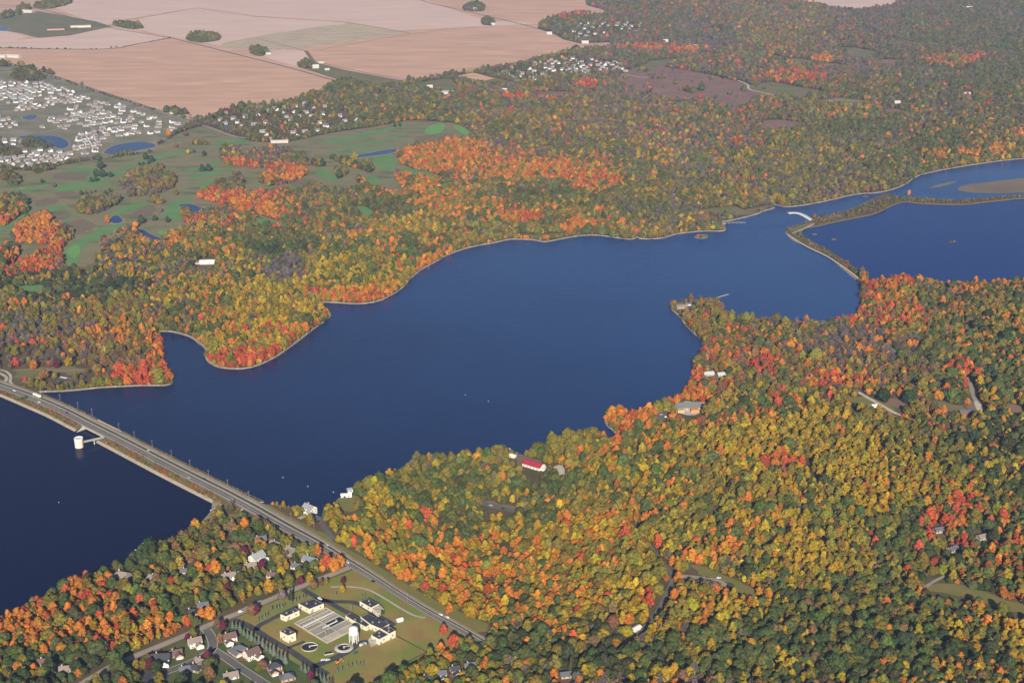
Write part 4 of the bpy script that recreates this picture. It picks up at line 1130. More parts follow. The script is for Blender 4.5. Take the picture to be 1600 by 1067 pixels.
# farms, school and big barns far off
for a_ in (
 ('barn', 'largest long white barn by the left edge of the tan field', 'barn', 21, 90, -.35, 70, 22, 7, WH, WH, 4), ('barn', 'shorter white barn at the left edge of the photo beside the long barn', 'barn', 2, 90, -.3, 50, 20, 7, WH, WH, 4),
 ('farm_building', 'white farm buildings among trees at the top left corner', 'barn', 44, 20, -.3, 60, 25, 8, WH, WH, 5), ('school', 'cream school block beside the far road', 'school', 132, 43, .3, 60, 30, 8, CR, CR, 1.5),
 ('school', 'second cream school block left of the first', 'school', 117, 43, .3, 40, 26, 7, CR, WH, 1.5), ('school', 'dark red-roofed school building with its playing field', 'school', 88, 47, .2, 80, 34, 7, PK, (.22, .09, .09), 2),
 ('farmhouse', 'white farmhouse beside the green strip between tan fields', 'house', 493, 107, .5, 24, 16, 9, WH, WH, 5), ('farm_shed', 'white shed on the green strip near the farmhouse', 'shed', 511, 110, .3, 18, 9, 5, WH, WH, 2),
 ('farm_shed', 'long low shed above the white farmhouse', 'shed', 502, 99, .2, 22, 10, 4, WH, WH, 2), ('farmhouse', 'white farmhouse by a small grove between two stubble fields', 'house', 419, 85, .4, 22, 14, 8, WH, GY, 4),
 ('farmhouse', 'white house with grove on the far road among pale fields', 'house', 186, 39, .3, 20, 14, 8, WH, WH, 4), ('farmhouse', 'white farmhouse in the round grove at the top middle', 'house', 742, 16, .3, 22, 14, 8, WH, WH, 4),
 ('farm_shed', 'white shed right of the lower grove at the top middle', 'shed', 770, 39, .2, 20, 12, 5, WH, WH, 3), ('farmhouse', 'two-gabled white house at the edge of the wide tan field', 'house', 270, 178, .4, 18, 12, 7, WH, GY, 4),
 ('barn', 'white barn at the tip of the tan field left of the far houses', 'barn', 858, 54, .2, 24, 14, 7, WH, WH, 4), ('barn', 'white barn on the narrow point of tan field', 'barn', 914, 68, .1, 30, 16, 7, WH, WH, 4),
 ('large_house', 'white house beside the small green field under the tan fields', 'house', 670, 138, .3, 26, 14, 7, WH, WH, 4), ('large_house', 'wide grey-roofed house on the green field edge', 'house', 700, 147, .1, 48, 18, 7, WH, (.4, .42, .45), 4),
 ('large_house', 'white-roofed house right of the wide grey-roofed house', 'house', 733, 152, .1, 28, 14, 6, WH, WH, 3), ('large_house', 'small white house above the row of red trees', 'house', 789, 143, .1, 18, 12, 6, WH, WH, 3),
 ('park_pavilion', 'long white-roofed clubhouse on the golf course edge', 'building', 437, 223, .12, 52, 16, 5, WH, WH, 2.5), ('large_house', 'white house alone in far woods beside a red patch', 'house', 1086, 75, .05, 30, 14, 6, WH, WH, 3),
 ('large_house', 'white house in the woods below the topmost field', 'house', 1260, 38, .2, 22, 14, 8, WH, WH, 3), ('large_house', 'long white roof in the top right woods', 'house', 1512, 13, .1, 50, 16, 6, WH, WH, 3),
 ('large_house', 'white house by the far meadow in the top right woods', 'house', 1304, 81, .1, 18, 12, 6, WH, WH, 3), ('large_house', 'white house with garage under dark pines at the right', 'house', 1401, 163, .1, 24, 12, 6, WH, WH, 3),
 ('large_house', 'pale double roof in the right-hand far woods', 'house', 1511, 155, .1, 26, 12, 6, WH, (.5, .52, .55), 3), ('large_house', 'white roof among trees near the top right corner', 'house', 1508, 30, .2, 22, 12, 6, WH, WH, 3),
 ('large_house', 'white dot of a house beside the far green clearing', 'house', 1040, 69, .1, 20, 14, 8, WH, WH, 3)):
    q_ = lambda k: tuple(x * .78 for x in k) if k == WH else k
    lodge(*a_[:6], a_[6] * .82, a_[7] * .85, a_[8] * .85, q_(a_[9]), q_(a_[10]), a_[11] * .85)

# ---- rows of far houses: six forms, two or three objects each
def far_form(k):
    L, W, h = [(15, 10, 5.4), (13, 10, 5.6), (17, 10, 3.4), (14, 12, 5.6), (12, 9, 5.2), (16, 11, 3.2)][k % 6]
    wallc = [(.76, .74, .70), (.58, .54, .48), (.45, .42, .40), (.80, .78, .75), (.40, .34, .30), (.56, .56, .56)][k % 6]
    roofc = [(.20, .20, .215), (.16, .16, .17), (.24, .21, .20), (.13, .13, .145), (.22, .18, .165), (.25, .25, .265)][k % 6]
    w = MB().wall_gable(-L / 2, -W / 2, L / 2, W / 2, -.5, h, W * .42)
    w.wall_gable(L / 2 - 6.5, -W / 2 - 4, L / 2, -W / 2 - .01, -.5, 3.2, 2, 'y')
    rf = MB().gable(-L / 2, -W / 2, L / 2, W / 2, h + .02, W * .42)
    rf.gable(L / 2 - 6.5, -W / 2 - 4, L / 2, -W / 2 + 2, 3.23, 2, .4, 'y')
    gd = MB().box(L / 2 - 5.7, -W / 2 - 4.07, 0, L / 2 - .8, -W / 2 - 4.02, 2.3)
    return w.mesh('wall', cmat(wallc)), rf.mesh('roof', cmat(roofc)), gd.mesh('garage_door', M['white'])
FORMS = [far_form(k) for k in range(6)]
LOOK = ['white house with grey roof', 'beige house with charcoal roof', 'low grey-brown house', 'bright white house with dark roof', 'brown brick house', 'low grey house with pale roof']
def far_house(name, x, y, rz, k, label, group, sc=1., zone=''):
    label = LOOK[k] + ' ' + label + zone
    group = group + ': ' + LOOK[k] + zone
    w, rf, gd = FORMS[k]
    o = link(name, w, None, (x, y, float(hgt(x, y))), rz)
    tag(o, label, 'house', group)
    o.scale = (sc, sc, sc)
    link('roof', rf, o)
    link('garage_door', gd, o)
    BUILT.append((x, y, 9 * sc))
FAR = [
 ('subdivision_house', [(-14,128),(20,129),(66,130),(96,138),(130,150),(146,159),(118,162),(84,167),(66,172),(30,176),(18,176),(22,165),(-14,160)], .62, 19, 32, 'in rows beside the tan field', 'houses in the dense white rows', 118),
 ('subdivision_house', [(150,160),(185,164),(230,179),(282,196),(274,203),(246,210),(215,211),(180,216),(170,207),(150,204),(120,198),(90,205),(62,203),(68,194),(96,178),(112,169)], .75, 19, 30, 'in streets above the long pond', 'houses in the newer streets', 95),
 ('subdivision_house', [(123,212),(150,203),(168,206),(172,212),(160,220),(150,240),(120,243),(115,236),(122,222)], .9, 17, 28, 'on the curved street between the ponds', 'houses along the curved street', 30),
 ('subdivision_house', [(40,237),(60,233),(90,237),(116,241),(104,253),(60,263),(20,261),(-6,258),(-6,250),(20,246)], .5, 18, 26, 'in the rows below the wide pond', 'houses below the wide pond', 42),
 ('subdivision_house', [(-14,180),(8,182),(28,188),(28,204),(-14,206)], .5, 19, 28, 'at the edge beside the small pond', 'houses beside the small pond', 14),
 ('subdivision_house', [(-14,213),(10,214),(44,223),(20,227),(-14,226)], .3, 20, 26, 'between wide pond and brown trees', 'houses between pond and trees', 10),
 ('wooded_street_house', [(330,190),(350,178),(440,163),(500,163),(530,172),(575,190),(560,198),(500,206),(470,216),(430,222),(400,210),(370,203)], .4, 34, 48, 'in the trees above the golf course', 'houses in the trees above the golf course', 46),
 ('village_house', [(752,113),(790,107),(840,98),(880,87),(960,98),(985,110),(960,116),(900,124),(830,130),(800,126)], .3, 26, 42, 'in the village below the tan field', 'houses in the far village', 85),
 ('upper_village_house', [(876,38),(930,34),(1010,42),(1000,56),(950,60),(900,62),(880,54)], .3, 34, 70, 'in the uppermost wooded village', 'houses in the uppermost village', 34),
 ('hilltop_house', [(1030,-6),(1100,-8),(1130,4),(1110,12),(1050,16),(1035,8)], .3, 40, 90, 'in woods along the top edge', 'houses along the top edge', 18),
]
fr = random.Random(5)
def zone_of(w, x, y):
    u_ = (x - w[:, 0].min()) / (w[:, 0].max() - w[:, 0].min()); v_ = (y - w[:, 1].min()) / (w[:, 1].max() - w[:, 1].min())
    a_ = ['leftmost', 'left', 'middle', 'right', 'rightmost'][min(4, int(u_ * 5))]
    return ', ' + a_ + [' front', ' centre', ' back'][min(2, int(v_ * 3))]
for name, px, rz, sx, sy, lab, grp, cap in FAR:
    w = wpoly(px)
    c = w.mean(0); ca, sa = math.cos(rz), math.sin(rz)
    cand = []
    for i in range(-40, 41):
        for j in range(-40, 41):
            lx = i * sx + fr.uniform(-2, 2); ly = j * sy + fr.uniform(-3, 3) + (sy * .0)
            x, y = c[0] + ca * lx - sa * ly, c[1] + sa * lx + ca * ly
            cand.append((x, y, j))
    ar = np.array(cand)
    ok = inside(w, ar[:, 0], ar[:, 1])
    for q in pond_w: ok &= ~inside(q, ar[:, 0], ar[:, 1])
    lst = [cand[i] for i in np.nonzero(ok)[0]]
    if len(lst) > cap:
        lst = fr.sample(lst, cap)
    for x, y, j in lst:
        if any((x - q[0]) ** 2 + (y - q[1]) ** 2 < 150 for q in BUILT[-260:]): continue
        far_house(name, x, y, rz + (math.pi if j % 2 else 0) + fr.uniform(-.12, .12) + (math.pi / 2 if fr.random() < .2 else 0), fr.randrange(6), lab, grp, fr.uniform(.74, .94), zone_of(w, x, y))

# ---- vehicles
def car_proto(c, kind='car'):
    L, W = (4.7, 1.85)
    b = MB()
    prof = [(-2.35, .35), (2.35, .35), (2.35, .75), (2.1, .92), (.95, 1.0), (.3, 1.48), (-1.2, 1.5), (-1.9, 1.02), (-2.3, .95)]
    n = len(prof)
    b.v = [(x, -W / 2, z) for x, z in prof] + [(x, W / 2, z) for x, z in prof]
    b.f = [tuple(range(n)), tuple(reversed(range(n, 2 * n)))] + [(j, i, n + i, n + j) for i, j in ((k, (k + 1) % n) for k in range(n))]
    if kind == 'van': b.box(-2.3, -W / 2 + .01, 1.0, .6, W / 2 - .01, 2.1)
    root = b.build('car', cmat(c, .35, .5))
    for sy in (-1, 1):
        y = sy * (W / 2 + .012)
        MB().add_ret([( .75, y, 1.02), (.28, y, 1.4), (-1.15, y, 1.42), (-1.6, y, 1.02)], [(0, 1, 2, 3)]).build('side_window', M['glass'], root)
    MB().add_ret([(.97, -.75, 1.03), (.97, .75, 1.03), (.34, .7, 1.47), (.34, -.7, 1.47)], [(0, 1, 2, 3)]).build('windscreen', M['glass'], root)
    for x in (-1.45, 1.45):
        for y in (-W / 2 + .02, W / 2 - .02):
            MB().tube((x, y - .11, .34), (x, y + .11, .34), .34, n=12).build('wheel', M['rubber'], root)
    return root
def _ar(s, v, f):
    s.add(v, f); return s
MB.add_ret = _ar
CARS = {}
def car(c, loc, rz, label, group=None, kind='car', name='car'):
    k = (c, kind)
    if k in CARS: o = copy_tree(CARS[k])
    else:
        o = CARS[k] = car_proto(c, kind)
    o.name = name
    o.location = loc; o.rotation_euler.z = rz
    tag(o, label, kind if kind != 'car' else 'car', group)
    return o
def on_main(px, py, off):
    s = s_at(px, py)
    i = np.interp(s, _s, main_p[:, 0]), np.interp(s, _s, main_p[:, 1])
    j = np.interp(s + 6, _s, main_p[:, 0]), np.interp(s + 6, _s, main_p[:, 1])
    a_ = ang(i, j)
    return Vector((i[0] + math.sin(a_) * off, i[1] - math.cos(a_) * off, float(zprof(s)) + .1)), a_
WHC, SIL, DKC, RDC, BLC = (.8, .8, .79), (.45, .46, .47), (.03, .032, .036), (.35, .03, .03), (.04, .08, .2)
for px, py, off, c, lab in ((27, 609, 3, WHC, 'white car near the west end of the causeway ahead of the lorry'), (68, 628, 6.8, WHC, 'white car on the near lane of the causeway behind the lorry'), (110, 645, 3, DKC, 'dark car on the causeway west of the bridge'),
                            (225, 704, -3.5, SIL, 'silver car on the far lane of the causeway east of the intake tower'), (316, 750, -3.5, DKC, 'dark car on the far lane near the east end of the causeway'), (300, 743, 6.8, SIL, 'silver car on the near lane near the east end of the causeway'),
                            (505, 849, -3.5, SIL, 'silver car on the main road where the wood shades it'), (547, 875, 3, WHC, 'white car at the junction with the side road'), (683, 958, -3.5, WHC, 'first of two white cars on the main road below the red wood'),
                            (695, 965, -4.5, WHC, 'second of two white cars on the main road below the red wood'), (590, 902, 6.8, DKC, 'dark car just past the side road junction')):
    loc, a_ = on_main(px, py, off)
    car(c, loc, a_ + (math.pi if off < 0 else 0), lab, None)
def ground_car(px, py, rz, c, lab, kind='car', group=None):
    g = G(px, py, ZL + .38)
    car(c, g, rz, lab, group, kind)
for q in ((376, 956, .55, WHC, 'white pickup van on the side road above the plant gate', 'van'), (500, 936, -.6, WHC, 'white van on the plant drive by the filter building', 'van'), (505, 1031, .5, WHC, 'left white car parked by the lower plant road'), (512, 1031, .5, WHC, 'right white car parked by the lower plant road'),
          (565, 1008, .9, WHC, 'white van parked behind the water tower', 'van'), (570, 1005, 2.4, SIL, 'silver car parked in the plant yard'), (603, 972, -.6, SIL, 'silver car at the end of the plant drive'), (606, 975, -.6, WHC, 'white car at the end of the plant drive'),
          (556, 1020, .6, BLC, 'blue car beside the lower plant road'), (1022, 655, .4, WHC, 'white car at the left end of the lodge car park'), (1033, 648, .3, SIL, 'silver car in the lodge car park'), (1041, 652, .3, WHC, 'white van at the lower side of the lodge car park', 'van'), (1045, 649, .3, DKC, 'dark car at the right end of the lodge car park'),
          (97, 590, .1, WHC, 'white car in the small car park across the cove'), (102, 591, .1, WHC, 'second white car in the small car park across the cove'), (767, 790, -.2, SIL, 'silver car in the woodland car park'), (786, 795, -.2, DKC, 'dark car in the woodland car park'),
          (1123, 903, .1, WHC, 'white car at the end of the forest road clearing'), (1054, 905, .6, SIL, 'silver car at the forest road fork'), (497, 815, .9, DKC, 'dark car on the drive of the lakeside house'), (502, 819, .9, RDC, 'red car on the drive of the lakeside house'), (381, 1031, .75, RDC, 'red car on a driveway of the side street')):
    ground_car(q[0], q[1], q[2], q[3], q[4], q[5] if len(q) > 5 else 'car')
# lorry
loc, a_ = on_main(52, 619, -3.5)
tr = thing('lorry', 'long white articulated lorry on the causeway near its west end', 'lorry', loc, a_ + math.pi)
MB().box(-10, -1.3, 1.1, 3.5, 1.3, 4.0).build('trailer', M['white'], tr); MB().box(4, -1.25, .6, 7, 1.25, 3.5).build('cab', M['white'], tr); MB().box(7.01, -1.1, 2, 7.05, 1.1, 3.1).build('windscreen', M['glass'], tr)
for x in (-8.5, -7.2, 3.2, 4.4, 6.2):
    for y in (-1.15, 1.15): MB().tube((x, y - .15, .5), (x, y + .15, .5), .5, n=12).build('wheel', M['rubber'], tr)
MB().box(-9.8, -1.0, .75, 5, 1.0, 1.09).build('chassis', M['rubber'], tr)
# orange digger in the plant
dg_ = thing('excavator', 'orange excavator parked beside the lower plant road', 'excavator', G(527, 1036), .6)
OR = cmat((.75, .25, .03), .5)
for y in (-1.1, 1.1): MB().box(-2, y - .35, 0, 2, y + .35, .9).build('track', M['rubber'], dg_)
MB().box(-1.8, -1.3, .95, 1.5, 1.3, 2.2).build('body', OR, dg_); MB().box(.2, .1, 2.2, 1.6, 1.2, 3.3).build('cab', M['glass'], dg_)
MB().tube((1.4, -.5, 1.8), (4.4, -.5, 4.2), .3).build('boom', OR, dg_); MB().tube((4.4, -.5, 4.2), (6.0, -.5, 1.6), .22).build('arm', OR, dg_); MB().box(5.6, -1.0, .6, 6.6, 0, 1.6).build('bucket', M['steel'], dg_)

# ---- power poles along the causeway and the main road
PL = 'power poles along the causeway'
def pole(px, py, z, h, label, group, name='power_pole', rz=0.6):
    g = G(px, py, z)
    t = thing(name, label, 'pole', g, rz, group)
    MB().tube((0, 0, -1.5), (0, 0, h), .24, .16, 8).build('shaft', M['wood_pole'], t)
    MB().box(-1.3, -.1, h - 1.0, 1.3, .1, h - .8).build('crossarm', M['wood_pole'], t)
    for x in (-1.1, 0.35, 1.1): MB().tube((x, 0, h - .8), (x, 0, h - .45), .08, n=6).build('insulator', M['steel'], t)
ords = ['first', 'second', 'third', 'fourth', 'fifth', 'sixth', 'seventh', 'eighth', 'ninth', 'tenth', 'eleventh', 'twelfth']
for k, (x, y) in enumerate([(64, 615), (94, 626), (122, 638), (144, 648), (186, 671), (210, 684), (238, 698), (268, 714), (297, 729), (326, 745), (356, 760), (389, 778)]):
    pole(x, y, 2.6, 9.5, f'{ords[k]} wooden power pole from the west end of the causeway', PL)
for x, y, lab in ((455, 812, 'power pole on the verge behind the lakeside house'), (491, 827, 'power pole beside the lakeside house drive'), (637, 938, 'tall pole on the near side of the main road beside the plant field'), (549, 958, 'lamp pole on the plant drive lawn')):
    pole(x, y, ZL, 9, lab, 'single poles along the main road')

# ---- boats, docks and buoys
def boat(px, py, rz, L, label, group=None, c=WHC, z=0.):
    g = G(px, py, z)
    t = thing('boat', label, 'boat', g, rz, group)
    w = L * .17
    b = MB()
    pl = [(-L / 2, -w), (L * .15, -w), (L * .38, -w * .6), (L / 2, 0), (L * .38, w * .6), (L * .15, w), (-L / 2, w)]
    n = len(pl)
    b.v = [(x * .9, y * .6, -.3) for x, y in pl] + [(x, y, .7) for x, y in pl]
    b.f = [tuple(reversed(range(n)))] + [(i, (i + 1) % n, n + (i + 1) % n, n + i) for i in range(n)] + [tuple(range(n, 2 * n))]
    b.build('hull', cmat(c, .4, .4), t)
    MB().box(-L * .3, -w * .75, .71, L * .12, w * .75, .78).build('cockpit', M['steel'], t)
    MB().box(L * .04, -w * .7, .78, L * .1, w * .7, 1.4).build('windscreen', M['glass'], t)
boat(333, 797, .3, 7, 'white boat afloat at the sandy beach below the causeway')
for k, (x, y, c) in enumerate(((336, 808, WHC), (334, 812, BLC), (331, 815, SIL), (327, 819, WHC))):
    boat(x, y, 1.0 + .2 * k, 6, ['white boat drawn up highest on the sandy beach', 'blue-covered boat drawn up on the sandy beach', 'grey boat drawn up on the sandy beach', 'white boat lowest down the sandy beach'][k], 'boats on the beach', c, ZL + .5)
boat(225, 853, .25, 8, 'white covered boat at the longer dock below the wooded bank'); boat(208, 867, .5, 9, 'white boat moored at the shorter dock by the wooded bank')
def dock(px, length, rz, label, w=2.2, fingers=0):
    g = G(*px, 0)
    t = thing('dock', label, 'dock', g, rz)
    for k in range(int(length / 3)):
        MB().box(k * 3, -w / 2, .55, k * 3 + 2.85, w / 2, .7).build('deck_section', cmat((.5, .46, .4)), t)
    for k in range(int(length / 6) + 1):
        for y in (-w / 2, w / 2): MB().tube((k * 6, y, -2), (k * 6, y, 1.2), .13, n=6).build('post', M['wood_pole'], t)
    for k in range(fingers):
        x = 3 + k * (length - 4) / max(1, fingers - 1)
        MB().box(x - .5, -w / 2 - 7, .55, x + .5, -w / 2 - .02, .7).build('finger', cmat((.6, .56, .5)), t)
    return t
dock((238, 854), 16, 2.6, 'longer wooden dock below the wooded bank'); dock((222, 864), 14, 2.5, 'shorter wooden dock by the wooded bank')
dock((789, 704), 20, 1.9, 'white park dock beside the red-roofed building'); dock((800, 706), 12, 1.9, 'short dock stage right of the white park dock')
dock((1112, 468), 42, .7, 'long dock reaching out from the wooded point', 3)
dock((1104, 348.5), 78, .03, 'marina dock with boat slips behind the narrow spit', 3, 10)
for k in range(9):
    g = G(1107 + k * 3.2, 349.6)
    boat(1107 + k * 3.2, 349.8, 1.57, 7.5, ords[k] + ' white boat from the left in the slips of the marina dock', 'boats in the marina')
for k, (x, y, lab) in enumerate(((92, 785, 'white buoy alone in the near reservoir below the causeway'), (442, 746, 'white buoy farthest left of three off the lakeside house'), (481, 760, 'white buoy in the middle of three off the lakeside house'), (521, 769, 'white buoy nearest the look-out tower'),
                                 (727, 617, 'left of two white buoys in the middle of the lake'), (763, 627, 'right of two white buoys in the middle of the lake'))):
    t = thing('buoy', lab, 'buoy', G(x, y, 0), 0, 'buoys'); t.scale = (.6, .6, .6)
    MB().lathe([(.01, -.4), (.8, -.2), (.95, .3), (.8, .7), (.3, .9), (.2, 1.9), (.01, 2.0)], 14).build('float', M['white'], t)
    MB().tube((0, 0, 1.9), (0, 0, 2.6), .06, n=6).build('mast', M['steel'], t)
for x, y, lab in ((516, 495, 'bare dead trunk leaning at the tip of the wooded point'), (669, 421, 'bare dead trunk standing in the water off the orange shore')):
    t = thing('dead_tree', lab, 'dead tree', G(x, y, 0))
    MB().tube((0, 0, -1), (.8, 0, 7.5), .35, .12, 7).build('trunk', M['bark_pale'], t)
    MB().tube((.45, 0, 4.5), (2.2, .6, 6.5), .14, .05, 6).build('branch', M['bark_pale'], t); MB().tube((.6, 0, 5.6), (-.9, -.5, 7.2), .1, .04, 6).build('branch', M['bark_pale'], t)

# ================================================================== trees
PAL = {  # leaf colours (linear)
 'Y': (.34, .225, .018), 'O': (.175, .15, .026), 'G': (.068, .098, .03), 'D': (.036, .06, .025), 'N': (.46, .165, .026), 'R': (.40, .075, .033), 'M': (.13, .025, .045), 'B': (.155, .13, .122), 'U': (.18, .105, .05)}
KEYS = list(PAL)
ROWS = """. . . . . GGB GGB GGB GGBO GGBBUR GGBBUNR GBBNRO GOOBBRN GGBBBRU GGBBUR GGGBBU
GGDB GGDB GGDB GGGBM GGGBNO GGGGBON GGGOYBN GGBBONR GBBRNOO GBBBNRO BBBGNRO BBUGNR GGBNRO GGBBNRO GGGBBRN GGGGBBNR
GDB GGBO BBGOU GBBOYN BBGNNR GOBNG NNNRGOB NNRGOBY YNNRGGOB OYNNGGB OYYNNGBB BBNOYGGR BBGOOYG GGDOBBN GGDBYNO GGBYNNO
GNNNRBD BBGUO GBOONN NNRRGBO GGNRBOD GGGOBNN OYGGNN GGOONNB GGOYNNR GGGOONNRY GGGBBOYN BBGOONU BBGOOU UBGO UBGO UBGO
GGDBNRO DDGYYOBN OYYGBNB YYOGGNB YYYOGGB YYOOGNNR NNROG NNOG GGO GGO OGBU UONRGB UNOGRB NNUORGG NUUGGOB NNUGGDO
OOBBUNR OOYBUN NNROUG RNNYYO RRNYO RNO RNO OG OG OG OUNR UBNNRGO BBUNNOG BBBUNOG BUNNOG ONNGGDY
OOBBUG OOBUN NNRO NRO O O O O O OONRG OONNGRU OYYNGRU YYONGRU YYOONGB OUNBGG OYNGGD
O O O OGB OGYN OYGN GGOYBU GGOYNB OGGNYB YOGGNN YYOGGN YYYOONGU YYYOONG YYOONGR YOONGDR YOGDNU
O GGODN GOOGNU GGOOYUN OOGYUN NNRROYG NNROYGG YYONNGG YYYOOGN YYOONNR YYOOGN YYOOGGN YYYOGGNU YYOGGDR OGGDNRR OGDDNRR
NNRROGO NNROOGD NNROOGG NOOGGY GGOOYN NNO NNROY NNYYOOG YYOONNG YYOONNRU YOONNGBU OYYNNGBB OOGGDYU OGGDUN GGDDNOY GGDDONY
OGDDN GGDOON GGDOY OGDYU GDUY GOY OGNYU GGDOON GDDONB GDDOBYU OGGBYNU OGGBYU OGDDYU OGDDYN OGDDNY OGDDNUY""".split('\n')
WG = np.zeros((11, 16, len(KEYS)))
for r_, line in enumerate(ROWS):
    for c_, s in enumerate(line.split()):
        s = 'GGO' if s == '.' else s
        for ch in s: WG[r_, c_, KEYS.index(ch)] += 1
        WG[r_, c_] /= WG[r_, c_].sum()
BLOBS = [  # stands of one colour: x, y, rx, ry, kinds
 (410,562,95,14,'RRN'),(480,525,40,12,'RNY'),(590,462,70,12,'RRN'),(665,415,40,18,'NNRY'),(215,590,65,14,'RRN'),(250,560,25,25,'NNR'),(180,505,70,30,'NUO'),
 (440,272,48,15,'NNR'),(395,318,55,16,'NRN'),(60,378,40,28,'NNR'),(70,400,50,22,'NRU'),(40,420,45,12,'RRN'),(330,312,30,12,'NR'),(425,335,25,12,'NNR'),(50,352,40,14,'NNO'),(10,325,30,15,'NOG'),(190,355,12,12,'RR'),(370,258,30,8,'NR'),
 (695,250,70,26,'NNNRO'),(790,262,60,22,'NNRG'),(890,268,80,20,'NNRYO'),(660,300,70,25,'NNG'),(840,153,60,5,'RRN'),(920,138,20,4,'RR'),(905,355,32,8,'NRR'),(815,345,35,9,'NRN'),(930,288,60,14,'NRY'),
 (1240,122,60,10,'RRN'),(1285,96,16,6,'NN'),(1490,98,50,10,'NRO'),(1060,82,40,5,'RN'),(1000,78,40,6,'RN'),(880,25,40,8,'RNB'),(1500,238,70,10,'NYN'),(1390,212,40,10,'NNG'),(1560,440,70,20,'NNUG'),(1390,450,40,30,'NNR'),(1410,470,30,20,'NNO'),
 (465,425,45,20,'BBB'),(430,440,30,12,'BB'),(230,300,60,14,'BOB'),(1360,215,60,18,'BBG'),(1100,60,60,20,'BBG'),(1340,110,70,14,'BBU'),(1340,545,90,20,'BBUN'),(60,510,80,20,'BBO'),(1000,330,60,12,'GBB'),
 (160,458,75,16,'DDG'),(590,330,60,14,'GGD'),(430,385,60,22,'GGD'),(850,310,60,14,'GGD'),(640,395,20,20,'G'),(1545,712,65,40,'DDGOY'),(1350,945,90,40,'DGOU'),(1560,1000,70,50,'DGOYN'),(1420,840,50,40,'DGGO'),(780,205,20,10,'G'),(1330,205,70,14,'GGD'),(1480,230,50,14,'GGD'),
 (1385,500,80,18,'NUOR'),(1560,520,60,30,'GDNO'),(1310,600,52,12,'NNR'),(1190,572,20,16,'RRR'),(1500,592,30,20,'NRR'),(1480,820,40,32,'RNR'),(1215,740,40,14,'NRR'),(1070,620,45,12,'RNN'),(985,660,40,18,'NNRO'),
 (640,880,75,40,'NNRYYOOG'),(590,850,50,30,'NNRYOOG'),(720,930,50,40,'NNRYYOO'),(520,875,22,14,'NNN'),(930,830,60,20,'NRYY'),(1050,960,70,40,'NNYO'),(1010,945,30,25,'NRY'),(560,820,60,30,'OGY'),(120,930,70,40,'NNRROOG'),(40,985,60,25,'NNRO'),(230,990,60,22,'NNRY'),(170,1000,60,20,'NRYO'),
 (1120,700,90,30,'YYO'),(1310,690,110,40,'YYO'),(1400,760,80,40,'YYON'),(1260,880,80,40,'YYO'),(960,760,70,30,'YYOG'),(560,430,80,30,'YYOG'),(430,480,70,35,'YYO'),(640,360,60,16,'OYG'),(870,760,60,20,'GGO'),(690,760,80,30,'GGO'),(320,905,70,25,'GOG'),(160,880,90,18,'GGD'),(60,920,60,18,'GGO'),
 (900,1045,80,25,'DDGO'),(1180,1040,120,30,'OYG'),(1020,1035,60,25,'GDOY'),(800,1010,50,25,'GDG')]
COPSES = [crop(0,250,8,p) for p in (
 [(0,480),(150,470),(330,490),(350,600),(330,660),(240,700),(120,780),(0,870)], [(930,560),(1100,470),(1300,470),(1500,480),(1530,520),(1380,610),(1250,680),(1050,690),(950,640)], [(190,860),(300,770),(430,700),(620,690),(640,780),(560,830),(760,820),(900,860),(940,940),(900,1000),(760,1064),(230,1064),(140,960)],
 [(0,160),(180,180),(250,250),(240,320),(120,330),(100,260),(0,240)], [(420,130),(520,90),(600,80),(660,110),(640,140),(430,180)])]
COPSES += [crop(180,220,8,p) for p in (
 [(30,560),(120,500),(250,380),(400,370),(560,350),(640,340),(560,430),(720,470),(780,560),(560,680),(300,700),(170,720),(150,660),(60,600)], [(1000,760),(1100,640),(1250,580),(1400,480),(1599,380),(1599,800),(1400,780),(1250,780),(1100,720)],
 [(1300,100),(1500,60),(1599,200),(1599,320),(1520,310),(1380,300),(1320,260)], [(410,710),(470,720),(620,760),(640,800),(560,810),(430,780)], [(800,860),(880,850),(960,960),(1100,930),(1300,860),(1599,900),(1599,1064),(900,1064),(850,950)], [(950,30),(1170,30),(1180,55),(960,60)])]
COPSES += [crop(280,130,8,p) for p in ([(490,870),(600,820),(720,830),(870,880),(960,860),(1200,790),(1340,830),(1440,880),(1400,920),(1599,930),(1599,1064),(720,1064),(540,1000)],)]
COPSES += [crop(380,180,4.444,p) for p in ([(90,470),(220,380),(330,330),(440,390),(450,420),(330,480),(200,500)], [(470,320),(560,330),(560,360),(480,360)], [(620,280),(760,340),(890,350),(900,400),(840,390),(700,350),(620,310)], [(630,390),(700,370),(710,430),(660,440)], [(430,500),(540,480),(560,540),(480,550)], [(780,440),(850,460),(840,520),(790,510)])]
COPSES += [crop(0,330,8,p) for p in ([(1240,420),(1400,300),(1599,360),(1599,600),(1400,600),(1300,520)], [(1250,660),(1420,600),(1599,540),(1599,760),(1300,760)], [(0,440),(200,440),(230,560),(140,700),(0,720)])]
COPSES += [crop(0,100,10.67,p) for p in ([(190,180),(300,130),(480,120),(740,210),(750,280),(500,300),(350,300),(200,260)],)]
COPSES += [crop(0,180,10.67,p) for p in ([(330,460),(500,430),(850,470),(920,520),(850,560),(600,550),(380,540)], [(0,500),(100,560),(330,580),(380,640),(300,690),(60,690),(0,640)], [(570,920),(760,880),(900,880),(880,920),(600,980)])]
